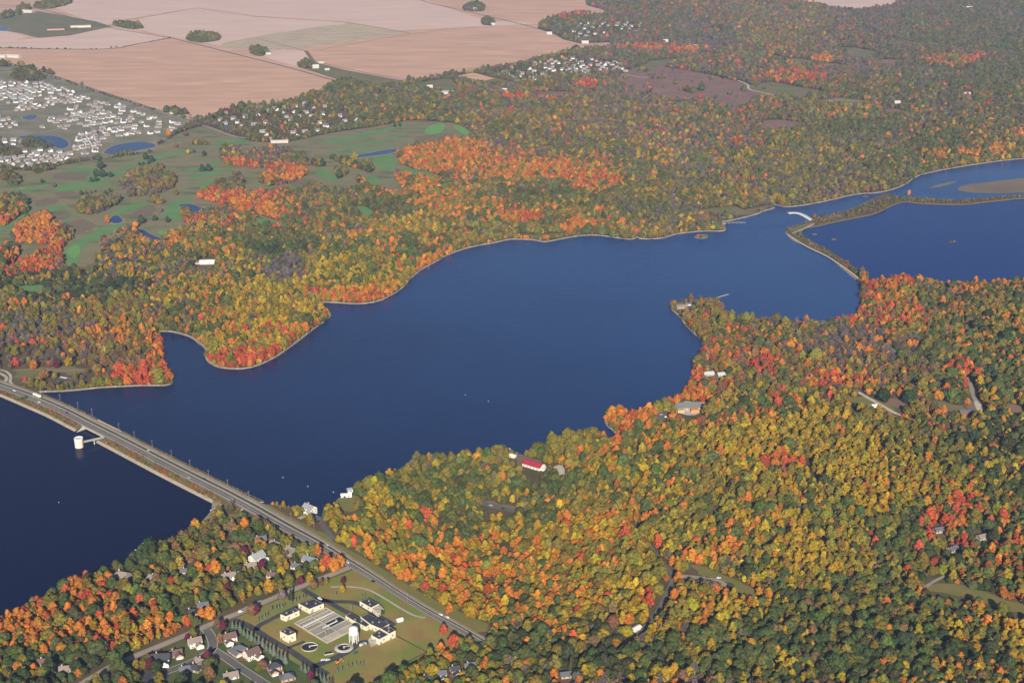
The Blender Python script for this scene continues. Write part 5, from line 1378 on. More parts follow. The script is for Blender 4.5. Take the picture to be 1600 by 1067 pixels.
COPSES += [[(288,62),(300,56),(340,54),(345,64),(310,68)], [(388,82),(395,76),(412,76),(424,84),(405,90)], [(464,104),(470,99),(485,98),(490,106),(478,109)], [(720,16),(735,7),(750,6),(760,16),(745,20)], [(750,38),(758,28),(774,34),(775,40),(760,41)], [(174,40),(185,35),(215,40),(225,46),(200,46)], [(48,12),(70,4),(110,0),(110,8),(70,16)], [(22,24),(36,8),(50,14),(40,24)], [(0,26),(22,20),(22,27),(0,31)],
           [(252,175),(270,170),(296,180),(280,183)], [(848,38),(870,26),(905,20),(930,22),(880,34),(856,42)], [(876,60),(890,54),(920,60),(905,66)], [(902,68),(910,63),(922,66),(918,70)]]
copse_w = [wpoly(p, 1) for p in COPSES]
THIN = [  # (pixels, share of trees that stand) in gardens and villages
 ([(160,890),(240,860),(330,840),(420,830),(470,850),(520,885),(480,905),(400,935),(330,965),(260,985),(200,960)], .8),
 ([(240,1075),(240,1010),(300,985),(365,967),(440,1025),(515,1064),(600,1100),(240,1100)], .16),
 ([(330,190),(350,178),(440,163),(500,163),(575,190),(500,212),(430,222),(380,206)], .5),
 ([(752,113),(790,107),(840,98),(880,87),(960,98),(985,110),(960,116),(900,124),(830,130),(800,126)], .3),
 ([(876,38),(930,34),(1010,42),(1000,56),(950,60),(900,62),(880,54)], .35),
 ([(-20,545),(60,540),(140,560),(180,580),(150,605),(0,600)], .33), ([(650,1030),(760,1030),(770,1070),(640,1080)], .75),
 ([(1040,470),(1080,460),(1095,490),(1070,500)], .5), ([(400,785),(470,795),(520,830),(560,870),(545,875),(470,830),(410,800)], .22), ([(345,780),(400,800),(430,820),(350,820)], .7)]
thin_w = [(wpoly(p), f) for p, f in THIN]

BIAS = np.array([{'Y': -.1, 'O': .35, 'G': .25, 'D': 0., 'N': -.2, 'R': -.4, 'M': 0, 'B': .2, 'U': .45}[k] for k in KEYS])
FARB = np.array([{'Y': -.3, 'O': 0., 'G': .3, 'D': .1, 'N': -.45, 'R': -.1, 'M': .4, 'B': .35, 'U': 0.}[k] for k in KEYS])
def species(x, y, px, py, sd):
    n = len(x)
    fx = np.clip(px / 100 - .5, 0, 14.999); fy = np.clip(py / 100 - .5, 0, 9.999)
    ix, iy = fx.astype(int), fy.astype(int); fx -= ix; fy -= iy
    fx, fy = fx[:, None], fy[:, None]
    w = (WG[iy, ix] * (1 - fx) + WG[iy, ix + 1] * fx) * (1 - fy) + (WG[iy + 1, ix] * (1 - fx) + WG[iy + 1, ix + 1] * fx) * fy
    fb_ = np.clip((360 - py) / 80, 0, 1)[:, None]
    w = w * np.exp(BIAS + fb_ * FARB); w /= w.sum(1)[:, None]
    for bx_, by_, rx, ry, ks in BLOBS:
        d = ((px - bx_) / rx) ** 2 + ((py - by_) / ry) ** 2
        k = np.clip(1.35 - d * .8, 0, 1)[:, None] * .72
        if k.max() <= 0: continue
        t = np.zeros(len(KEYS))
        for ch in ks: t[KEYS.index(ch)] += 1 / len(ks)
        w = w * (1 - k) + t * k
    sc = np.log(w + 1e-4)
    for i in range(len(KEYS)):
        sc[:, i] += 1.7 * (vnoise(x / 38, y / 42, 20 + i) - .5) + 1.2 * (vnoise(x / 130, y / 150, 60 + i) - .5)
    r = np.random.default_rng(sd)
    sc += -np.log(-np.log(r.uniform(1e-6, 1 - 1e-6, sc.shape))) * .75
    return sc.argmax(1)

# ---- forms
def ico():
    t = (1 + 5 ** .5) / 2
    v = [(-1, t, 0), (1, t, 0), (-1, -t, 0), (1, -t, 0), (0, -1, t), (0, 1, t), (0, -1, -t), (0, 1, -t), (t, 0, -1), (t, 0, 1), (-t, 0, -1), (-t, 0, 1)]
    f = [(0, 11, 5), (0, 5, 1), (0, 1, 7), (0, 7, 10), (0, 10, 11), (1, 5, 9), (5, 11, 4), (11, 10, 2), (10, 7, 6), (7, 1, 8), (3, 9, 4), (3, 4, 2), (3, 2, 6), (3, 6, 8), (3, 8, 9), (4, 9, 5), (2, 4, 11), (6, 2, 10), (8, 6, 7), (9, 8, 1)]
    v = [np.array(p) / np.linalg.norm(p) for p in v]
    cache = {}
    nf = []
    def mid(a, b):
        k = (min(a, b), max(a, b))
        if k not in cache:
            m = v[a] + v[b]; v.append(m / np.linalg.norm(m)); cache[k] = len(v) - 1
        return cache[k]
    for a, b, c in f:
        x, y, z = mid(a, b), mid(b, c), mid(c, a)
        nf += [(a, x, z), (b, y, x), (c, z, y), (x, y, z)]
    return np.array(v), np.array(nf)
ICO_V, ICO_F = ico()

def crown(seed, h, w, base, nl, leaves, size, taper=.35, core=True):
    """a crown of lobes dressed with leaf clumps; returns verts, quads, tris, tint per vertex"""
    r = np.random.default_rng(seed)
    V, Q, T, LV = [], [], [], []
    n0 = 0
    hc = (h - base)
    lobes = []
    for k in range(nl):
        t = (k + .5) / nl                                   # height share, bottom to top
        prof = math.sin(math.pi * min(1, (.18 + .80 * t))) ** .6 * (1 - taper * max(0, t - .45))
        a = k * 2.4 + r.uniform(-.5, .5)
        rad = w / 2 * prof
        lr = w * r.uniform(.20, .30) * (1.1 - .35 * t)
        d = max(0, rad - lr * .75) * r.uniform(.7, 1.05)
        lobes.append((np.array([math.cos(a) * d, math.sin(a) * d, base + hc * t * .92]), lr, r.uniform(.78, 1.2)))
    lobes.append((np.array([0, 0, base + hc * .55]), w * .30, 1.0))
    for c, lr, tint in lobes:
        if core:
            v = ICO_V * (lr * .88) * r.uniform(.85, 1.1, (len(ICO_V), 1)) * np.array([1, 1, .9]) + c
            V.append(v); T.append(ICO_F + n0); LV.append(np.full(len(v), tint) * r.uniform(.85, 1.12, len(v))); n0 += len(v)
        m = leaves
        d = r.normal(size=(m, 3)); d[:, 2] += .25; d /= np.linalg.norm(d, axis=1)[:, None]
        p = c + d * lr * r.uniform(.86, 1.16, (m, 1)) * np.array([1, 1, .92])
        nr = d + r.normal(size=(m, 3)) * .45; nr /= np.linalg.norm(nr, axis=1)[:, None]
        a = np.cross(nr, r.normal(size=(m, 3))); a /= np.linalg.norm(a, axis=1)[:, None]
        b = np.cross(nr, a)
        s = size * r.uniform(.6, 1.25, (m, 1))
        q = np.stack([p - a * s - b * s * .7, p + a * s - b * s * .6, p + a * s * .8 + b * s * .7, p - a * s * .7 + b * s * .8], 1).reshape(-1, 3)
        V.append(q); Q.append(np.arange(m * 4).reshape(m, 4) + n0); n0 += m * 4
        LV.append(np.repeat(tint * r.uniform(.7, 1.3, m), 4))
    return np.vstack(V), np.vstack(Q), (np.vstack(T) if T else np.zeros((0, 3), int)), np.concatenate(LV)

def trunk_mb(seed, h, w, base, r0, limbs=5, full=False):
    r = random.Random(seed)
    mb = MB()
    top = (h * .9 if full else base + (h - base) * .55)
    mb.tube((0, 0, -.6), (r.uniform(-.2, .2), r.uniform(-.2, .2), base), r0, r0 * .72, 7)
    mb.tube((0, 0, base - .05), (r.uniform(-.4, .4), r.uniform(-.4, .4), top), r0 * .72, r0 * .25, 6)
    for k in range(limbs):
        a = k * 2.4 + r.uniform(-.4, .4)
        z = base * .85 + (top - base) * r.uniform(.0, .75)
        l = w * r.uniform(.25, .42)
        mb.tube((0, 0, z), (math.cos(a) * l, math.sin(a) * l, z + l * r.uniform(.7, 1.2)), r0 * .38, r0 * .1, 5)
    return mb

def crown_mesh(name, data):
    V, Q, T, LV = data
    me = bpy.data.meshes.new(name)
    me.from_pydata(V.tolist(), [], Q.tolist() + T.tolist())
    at = me.attributes.new('lv', 'FLOAT_COLOR', 'POINT')
    co = V; q = np.floor(co / 2.6).astype(int)                       # patches of a few metres turn at different times
    hs = np.sin(q[:, 0] * 12.9898 + q[:, 1] * 78.233 + q[:, 2] * 37.719) * 43758.5453; hs = hs - np.floor(hs)
    hr = 1 + .30 * (hs - .45); hg = 1 - .30 * (hs - .5)
    at.data.foreach_set('color', np.stack([LV * hr, LV * hg, LV, np.ones_like(LV)], 1).astype(np.float32).ravel())
    me.materials.append(M['leaf'])
    return me

def twigs(seed, h, w, base, n):
    """leafless crown: many thin twig blades"""
    r = np.random.default_rng(seed)
    d = r.normal(size=(n, 3)); d[:, 2] = np.abs(d[:, 2]) + .3; d /= np.linalg.norm(d, axis=1)[:, None]
    start = np.array([0, 0, base]) + np.stack([d[:, 0] * w * .18, d[:, 1] * w * .18, r.uniform(0, .5, n) * (h - base)], 1)
    u = r.uniform(.35, 1, (n, 1))
    end = np.array([0, 0, base + (h - base) * .3]) + d * np.array([w / 2, w / 2, (h - base) * .7]) * u
    side = np.cross(end - start, r.normal(size=(n, 3))); side /= np.linalg.norm(side, axis=1)[:, None]
    s = side * .16
    V = np.stack([start - s, start + s, end + s * 1.3, end - s * 1.3], 1).reshape(-1, 3)
    return V, np.arange(n * 4).reshape(n, 4), np.zeros((0, 3), int), np.repeat(r.uniform(.7, 1.25, n), 4)

def conifer(seed, h, w, tiers=9, per=22):
    r = np.random.default_rng(seed)
    V, LV = [], []
    for k in range(tiers):
        t = k / (tiers - 1)
        z = h * (.10 + .86 * t); rad = w / 2 * (1 - t) ** .85 + .25
        m = max(6, int(per * (1 - .6 * t)))
        a = np.linspace(0, 2 * math.pi, m, False) + r.uniform(0, 1) + r.uniform(-.1, .1, m)
        rr = rad * r.uniform(.75, 1.12, m)
        c, s = np.cos(a), np.sin(a)
        wd = rad * 2.6 / m + .12
        i = np.stack([c * .1, s * .1, np.full(m, z + h * .11)], 1)
        o1 = np.stack([c * rr - s * wd, s * rr + c * wd, np.full(m, z) - .15 * rr], 1); o2 = np.stack([c * rr + s * wd, s * rr - c * wd, np.full(m, z) - .15 * rr], 1)
        tip = np.stack([c * rr * 1.12, s * rr * 1.12, np.full(m, z) - .25 * rr], 1)
        V.append(np.stack([i, o2, tip, o1], 1).reshape(-1, 3)); LV.append(np.repeat(r.uniform(.7, 1.3, m), 4))
    V = np.vstack(V)
    return V, np.arange(len(V)).reshape(-1, 4), np.zeros((0, 3), int), np.concatenate(LV)

SPEC = [  # height, width, crown base, lobes, leaves per lobe, leaf size, taper, trunk radius, pale bark
 (15, 12.0, 3.2, 15, 46, .62, .30, .38, False), (16, 10.2, 3.6, 15, 44, .56, .3, .32, True), (14, 13.5, 3.0, 17, 44, .66, .15, .42, False), (17.5, 8.8, 5.2, 13, 44, .52, .38, .3, True),
 (13, 10.0, 2.6, 12, 44, .56, .4, .3, False), (16, 11.0, 4.0, 13, 36, .58, .3, .34, True)]
forms = []          # (crown mesh, trunk mesh)
for k, (h, w, bs, nl, lf, sz, tp, r0, pale) in enumerate(SPEC):
    forms.append((crown_mesh('crown', crown(100 + k, h, w, bs, nl, lf, sz, tp)), trunk_mb(k, h, w, bs, r0).mesh('trunk', M['bark_pale' if pale else 'bark'])))
forms.append((crown_mesh('crown', twigs(5, 15, 11, 4, 420)), trunk_mb(31, 15, 11, 4, .3, 9, True).mesh('trunk', M['bark_pale'])))
forms.append((crown_mesh('crown', crown(140, 15, 10, 3.5, 12, 15, .5, .3, core=False)), trunk_mb(32, 15, 10, 3.5, .3, 10, True).mesh('trunk', M['bark'])))      # half bare
forms.append((crown_mesh('crown', conifer(8, 13, 6.2)), trunk_mb(33, 13, 2, 1.2, .22, 0, True).mesh('trunk', M['bark'])))
N_FORMS = len(forms)
BY_KIND = {'Y': (1, 3, 5, 0), 'O': (0, 1, 2, 5), 'G': (0, 2, 4, 2), 'D': (0, 2, 2, 4), 'N': (1, 3, 0, 4), 'R': (1, 4, 0, 5), 'M': (4, 0, 4, 5), 'B': (6, 7, 6, 7), 'U': (7, 2, 7, 5)}

lib = bpy.data.collections.new('tree_forms')
for k, (cm, tm) in enumerate(forms):      # each form as one mesh for the woods
    a_ = cm; n1, n2 = len(cm.vertices), len(tm.vertices)
    me = bpy.data.meshes.new('tree_form')
    v1 = np.empty(n1 * 3, np.float32); cm.vertices.foreach_get('co', v1)
    v2 = np.empty(n2 * 3, np.float32); tm.vertices.foreach_get('co', v2)
    f = [tuple(p.vertices) for p in cm.polygons] + [tuple(i + n1 for i in p.vertices) for p in tm.polygons]
    me.from_pydata(np.concatenate([v1, v2]).reshape(-1, 3).tolist(), [], f)
    lv = np.empty(n1 * 4, np.float32); cm.attributes['lv'].data.foreach_get('color', lv)
    me.attributes.new('lv', 'FLOAT_COLOR', 'POINT').data.foreach_set('color', np.concatenate([lv, np.ones(n2 * 4, np.float32)]))
    me.materials.append(M['leaf']); me.materials.append(tm.materials[0])
    mi = np.zeros(len(f), np.int32); mi[len(cm.polygons):] = 1
    me.polygons.foreach_set('material_index', mi)
    ob = bpy.data.objects.new(f'tree_form_{k:02d}', me)
    lib.objects.link(ob)

# ---- where trees stand
def scatter():
    out = []
    for (y0, y1, sp) in ((1050, 1750, 6.7), (1750, 2600, 7.1), (2600, 3800, 7.9), (3800, 8200, 9.6)):
        xm = .40 * y1 + 150
        xs = np.arange(-xm, xm, sp); ys = np.arange(y0, y1, sp * .87)
        X, Y = np.meshgrid(xs, ys)
        X = X + (np.arange(len(ys)) % 2)[:, None] * sp / 2
        X = X + rng.uniform(-.36, .36, X.shape) * sp; Y = Y + rng.uniform(-.36, .36, Y.shape) * sp
        out.append(np.stack([X.ravel(), Y.ravel(), np.full(X.size, sp)], 1))
    return np.vstack(out)
T = scatter()
px, py = to_px(T[:, 0], T[:, 1])
T = T[(px > -110) & (px < 1710) & (py > -26) & (py < 1110)]
ok = (rng.uniform(size=len(T)) > .10) & ~((vnoise(T[:, 0] / 26, T[:, 1] / 26, 8) > .86) & (rng.uniform(size=len(T)) < .7))
for w in CLEAR: ok &= ~inside(w, T[:, 0], T[:, 1])
near_t = T[:, 1] < 3600
for (name, pxl, sm, m_, dz), w in zip(FIELDS, CLEAR):
    if name in ('clearing', 'car_park', 'gravel_lot', 'meadow', 'shore_clearing', 'prairie'):
        for dy in (9, 18): ok &= ~(near_t & inside(w, T[:, 0], T[:, 1] + dy))
cop = np.zeros(len(T), bool)
for w in copse_w: cop |= inside(w, T[:, 0], T[:, 1])
ok |= cop
for (name, pxl, sm, m_, dz), w in zip(FIELDS, CLEAR):
    if name == 'prairie': ok |= inside(w, T[:, 0], T[:, 1]) & (vnoise(T[:, 0] / 60, T[:, 1] / 60, 33) > .6) & (rng.uniform(size=len(T)) < .05)
for w in WATERS: ok &= ~inside(w, T[:, 0], T[:, 1])
for w, f in thin_w:
    k = inside(w, T[:, 0], T[:, 1])
    ok &= ~(k & (rng.uniform(size=len(T)) > f))
# gardens of the house lawns keep some trees
for name, pxl, sm, m_, dz in FIELDS:
    if name == 'house_lawn' and len(pxl) > 9:
        k = inside(wpoly(pxl), T[:, 0], T[:, 1]); ok |= k & (rng.uniform(size=len(T)) < .15)
T = T[ok]
def near_line(p, hw):
    bad = np.zeros(len(T), bool)
    bb = (T[:, 0] > p[:, 0].min() - hw) & (T[:, 0] < p[:, 0].max() + hw) & (T[:, 1] > p[:, 1].min() - hw) & (T[:, 1] < p[:, 1].max() + hw)
    idx = np.nonzero(bb)[0]
    if not len(idx): return bad
    q = T[idx, :2]; m = np.full(len(idx), 1e9)
    for a, b in zip(p[:-1], p[1:]):
        e = b - a; l2 = max(1e-6, e @ e)
        t = np.clip(((q - a) @ e) / l2, 0, 1)[:, None]
        m = np.minimum(m, np.linalg.norm(q - a - t * e, axis=1))
    bad[idx] = m < hw
    return bad
bad = np.zeros(len(T), bool)
for p, hw in CLEAR_LINES:
    bad |= near_line(p, hw + 1.5)
    if p[:, 1].max() < 2300 and len(p) < 90: bad |= near_line(p - np.array([0, 9.]), hw)
ba = np.array([q if len(q) == 4 else (*q, .45) for q in BUILT])
cell = {}
for i, (x, y, r_, _ff) in enumerate(ba):
    for cx in range(int((x - r_) // 60), int((x + r_) // 60) + 1):
        for cy in range(int((y - r_ / _ff) // 60), int((y + r_) // 60) + 1): cell.setdefault((cx, cy), []).append(i)
ck = np.stack([T[:, 0] // 60, T[:, 1] // 60], 1).astype(int)
for i in range(len(T)):
    for j in cell.get((ck[i, 0], ck[i, 1]), ()):
        # more room on the side towards the camera, so that the building shows
        dx, dy = T[i, 0] - ba[j, 0], T[i, 1] - ba[j, 1]
        if dx * dx + (dy * (1 if dy > 0 else ba[j, 3])) ** 2 < ba[j, 2] ** 2: bad[i] = True; break
for p in (lake_w, res_w):                               # keep a bare strip along the shore
    bad |= near_line(np.vstack([p, p[:1]]), 1.0)
T = T[~bad]
ext = []
for p, hole in ((lake_w, 1), (res_w, 1)):
    area = np.sum(p[:, 0] * np.roll(p[:, 1], -1) - np.roll(p[:, 0], -1) * p[:, 1])
    for i in range(len(p)):
        q0, q1 = p[i], p[(i + 1) % len(p)]
        e = q1 - q0; ln = np.linalg.norm(e)
        if ln < .1: continue
        nr = np.array([e[1], -e[0]]) / ln * (1 if area > 0 else -1)
        m = int(ln / 3.2 + rng.uniform())
        for t in rng.uniform(size=m): ext.append((*(q0 + e * t + nr * rng.uniform(-.8, 7)), 3.))
ext = np.array(ext)
ex, ey = to_px(ext[:, 0], ext[:, 1])
kk = (ex > -60) & (ex < 1660) & (ey > 0) & (ey < 1080)
for w in CLEAR: kk &= ~inside(w, ext[:, 0], ext[:, 1])
kk &= ~((ex > 1130) & (ex < 1352) & (ey < 440) & (ey > 326 - (ex - 1222) * .15)) & ~((ex > 1345) & (ey > 296) & (ey < 325))
ext = ext[kk]
T_all = T; T = ext
bb_ = np.zeros(len(ext), bool)
for p_, hw in CLEAR_LINES: bb_ |= near_line(p_, hw)
T = np.vstack([T_all, ext[~bb_]])
# the dike: only low bushes
px, py = to_px(T[:, 0], T[:, 1])
dike = (px > 1222) & (px < 1720) & (py > 325 - (px - 1222) * .15) & (py < 436) & ~((px > 1345) & (py > 425))
dist_sp = T[:, 2]
sp_i = species(T[:, 0], T[:, 1], px, py, 3)
r2 = np.random.default_rng(77)
n = len(T)
SC = (T[:, 2] / 8.0) ** .8 * r2.uniform(.55, 1.15, n) * np.where(np.isin(sp_i, [1, 2, 3]) & (r2.uniform(size=n) < .10), 1.4, 1) * (.88 + .3 * vnoise(T[:, 0] / 90, T[:, 1] / 90, 91))
SC = np.where(T[:, 2] > 7.5, SC * .92, SC)
SC[dike] *= .33
und = T[:, 2] < 5
SC[und] = r2.uniform(.32, .62, und.sum())
for w, f in thin_w[2:5]: SC[inside(w, T[:, 0], T[:, 1])] *= .72
cc = cop.copy()
SZ = SC * r2.uniform(.58, 1.16, n)
SC = SC * 1.06
form_tab = np.array([BY_KIND[k] for k in KEYS])
FI = form_tab[sp_i, r2.integers(0, 4, n)]
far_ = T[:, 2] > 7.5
FI = np.where(far_ & (FI == 3), 0, np.where(far_ & (FI == 1), 4, FI))
conif = (r2.uniform(size=n) < .02) & np.isin(sp_i, [KEYS.index('G'), KEYS.index('D')])
FI[conif] = 8
pal = np.array([PAL[k] for k in KEYS])
other = pal[r2.integers(0, len(KEYS), n)]
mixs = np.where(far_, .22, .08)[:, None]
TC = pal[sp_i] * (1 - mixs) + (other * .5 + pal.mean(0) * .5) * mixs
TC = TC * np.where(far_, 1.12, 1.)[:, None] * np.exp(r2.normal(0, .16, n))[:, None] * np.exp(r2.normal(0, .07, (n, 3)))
TC[FI == 6] = pal[KEYS.index('B')] * np.exp(r2.normal(0, .18, (FI == 6).sum()))[:, None]
TZ = hgt(T[:, 0], T[:, 1]) - .2
RZ = r2.uniform(0, 2 * math.pi, n)

# ---- the trees that show largest are objects of their own
NAMES = {'Y': ('yellow', 'golden yellow'), 'O': ('olive', 'olive gold'), 'G': ('green', 'green'), 'D': ('dark_green', 'dark green'), 'N': ('orange', 'orange'), 'R': ('red', 'red'), 'M': ('purple', 'purple'), 'B': ('bare', 'leafless grey'), 'U': ('rust', 'rust brown')}
FORMW = ['round', 'oval', 'broad', 'slender', 'small', 'loose']
def zone(x, y):
    if x < 240: return 'in the wood at the lower left corner'
    if x < 560: return 'in the gardens around the side street'
    if x < 800: return 'at the bottom edge below the mown plant field'
    if x < 1000: return 'at the bottom edge beside the forest road'
    if x < 1200: return 'at the bottom edge right of the forest road'
    if x < 1400: return 'at the bottom edge of the right-hand wood'
    return 'in the lower right corner of the wood'
def tree(k, loc, rz, sc, sz, c, label, group, name='tree', cat='tree'):
    o = link(name, None, None, loc, rz)
    o.scale = (sc, sc, sz)
    tag(o, label, cat, group)
    cr = link('crown', forms[k][0], o)
    cr['tcol'] = [float(q) for q in c]
    link('trunk', forms[k][1], o)
    return o
vis = (T[:, 2] > 5) & (px > -6) & (px < 1606) & (py < 1085) & (py > 900)
order = np.argsort(-(py + (0 * px)) + np.where(vis, 0, 1e6))
single = order[:262]
mask = np.ones(n, bool)
LABS = {}
for i in single:
    if not vis[i]: continue
    mask[i] = False
    nm, wd = NAMES[KEYS[sp_i[i]]]
    if FI[i] == 8: nm, wd = 'green', 'green needle-leaved'
    lab = f'{FORMW[int(FI[i])]} {wd} tree {zone(px[i], py[i])}' if FI[i] < 6 else f'{wd} tree {zone(px[i], py[i])}'
    o = tree(int(FI[i]), (float(T[i, 0]), float(T[i, 1]), float(TZ[i])), float(RZ[i]), float(SC[i]), float(SZ[i]), TC[i], lab, 'foreground trees ' + zone(px[i], py[i]), 'tree')
    LABS.setdefault(lab, []).append((px[i], o))
ORD = ['first', 'second', 'third', 'fourth', 'fifth', 'sixth', 'seventh', 'eighth', 'ninth', 'tenth', 'eleventh', 'twelfth', 'thirteenth', 'fourteenth', 'fifteenth', 'sixteenth', 'seventeenth', 'eighteenth', 'nineteenth', 'twentieth']
for lab, lst in LABS.items():
    if len(lst) > 1:
        lst.sort(key=lambda q: q[0])
        for k, (_, o) in enumerate(lst[:20]): o['label'] = ORD[k] + ' from left: ' + lab

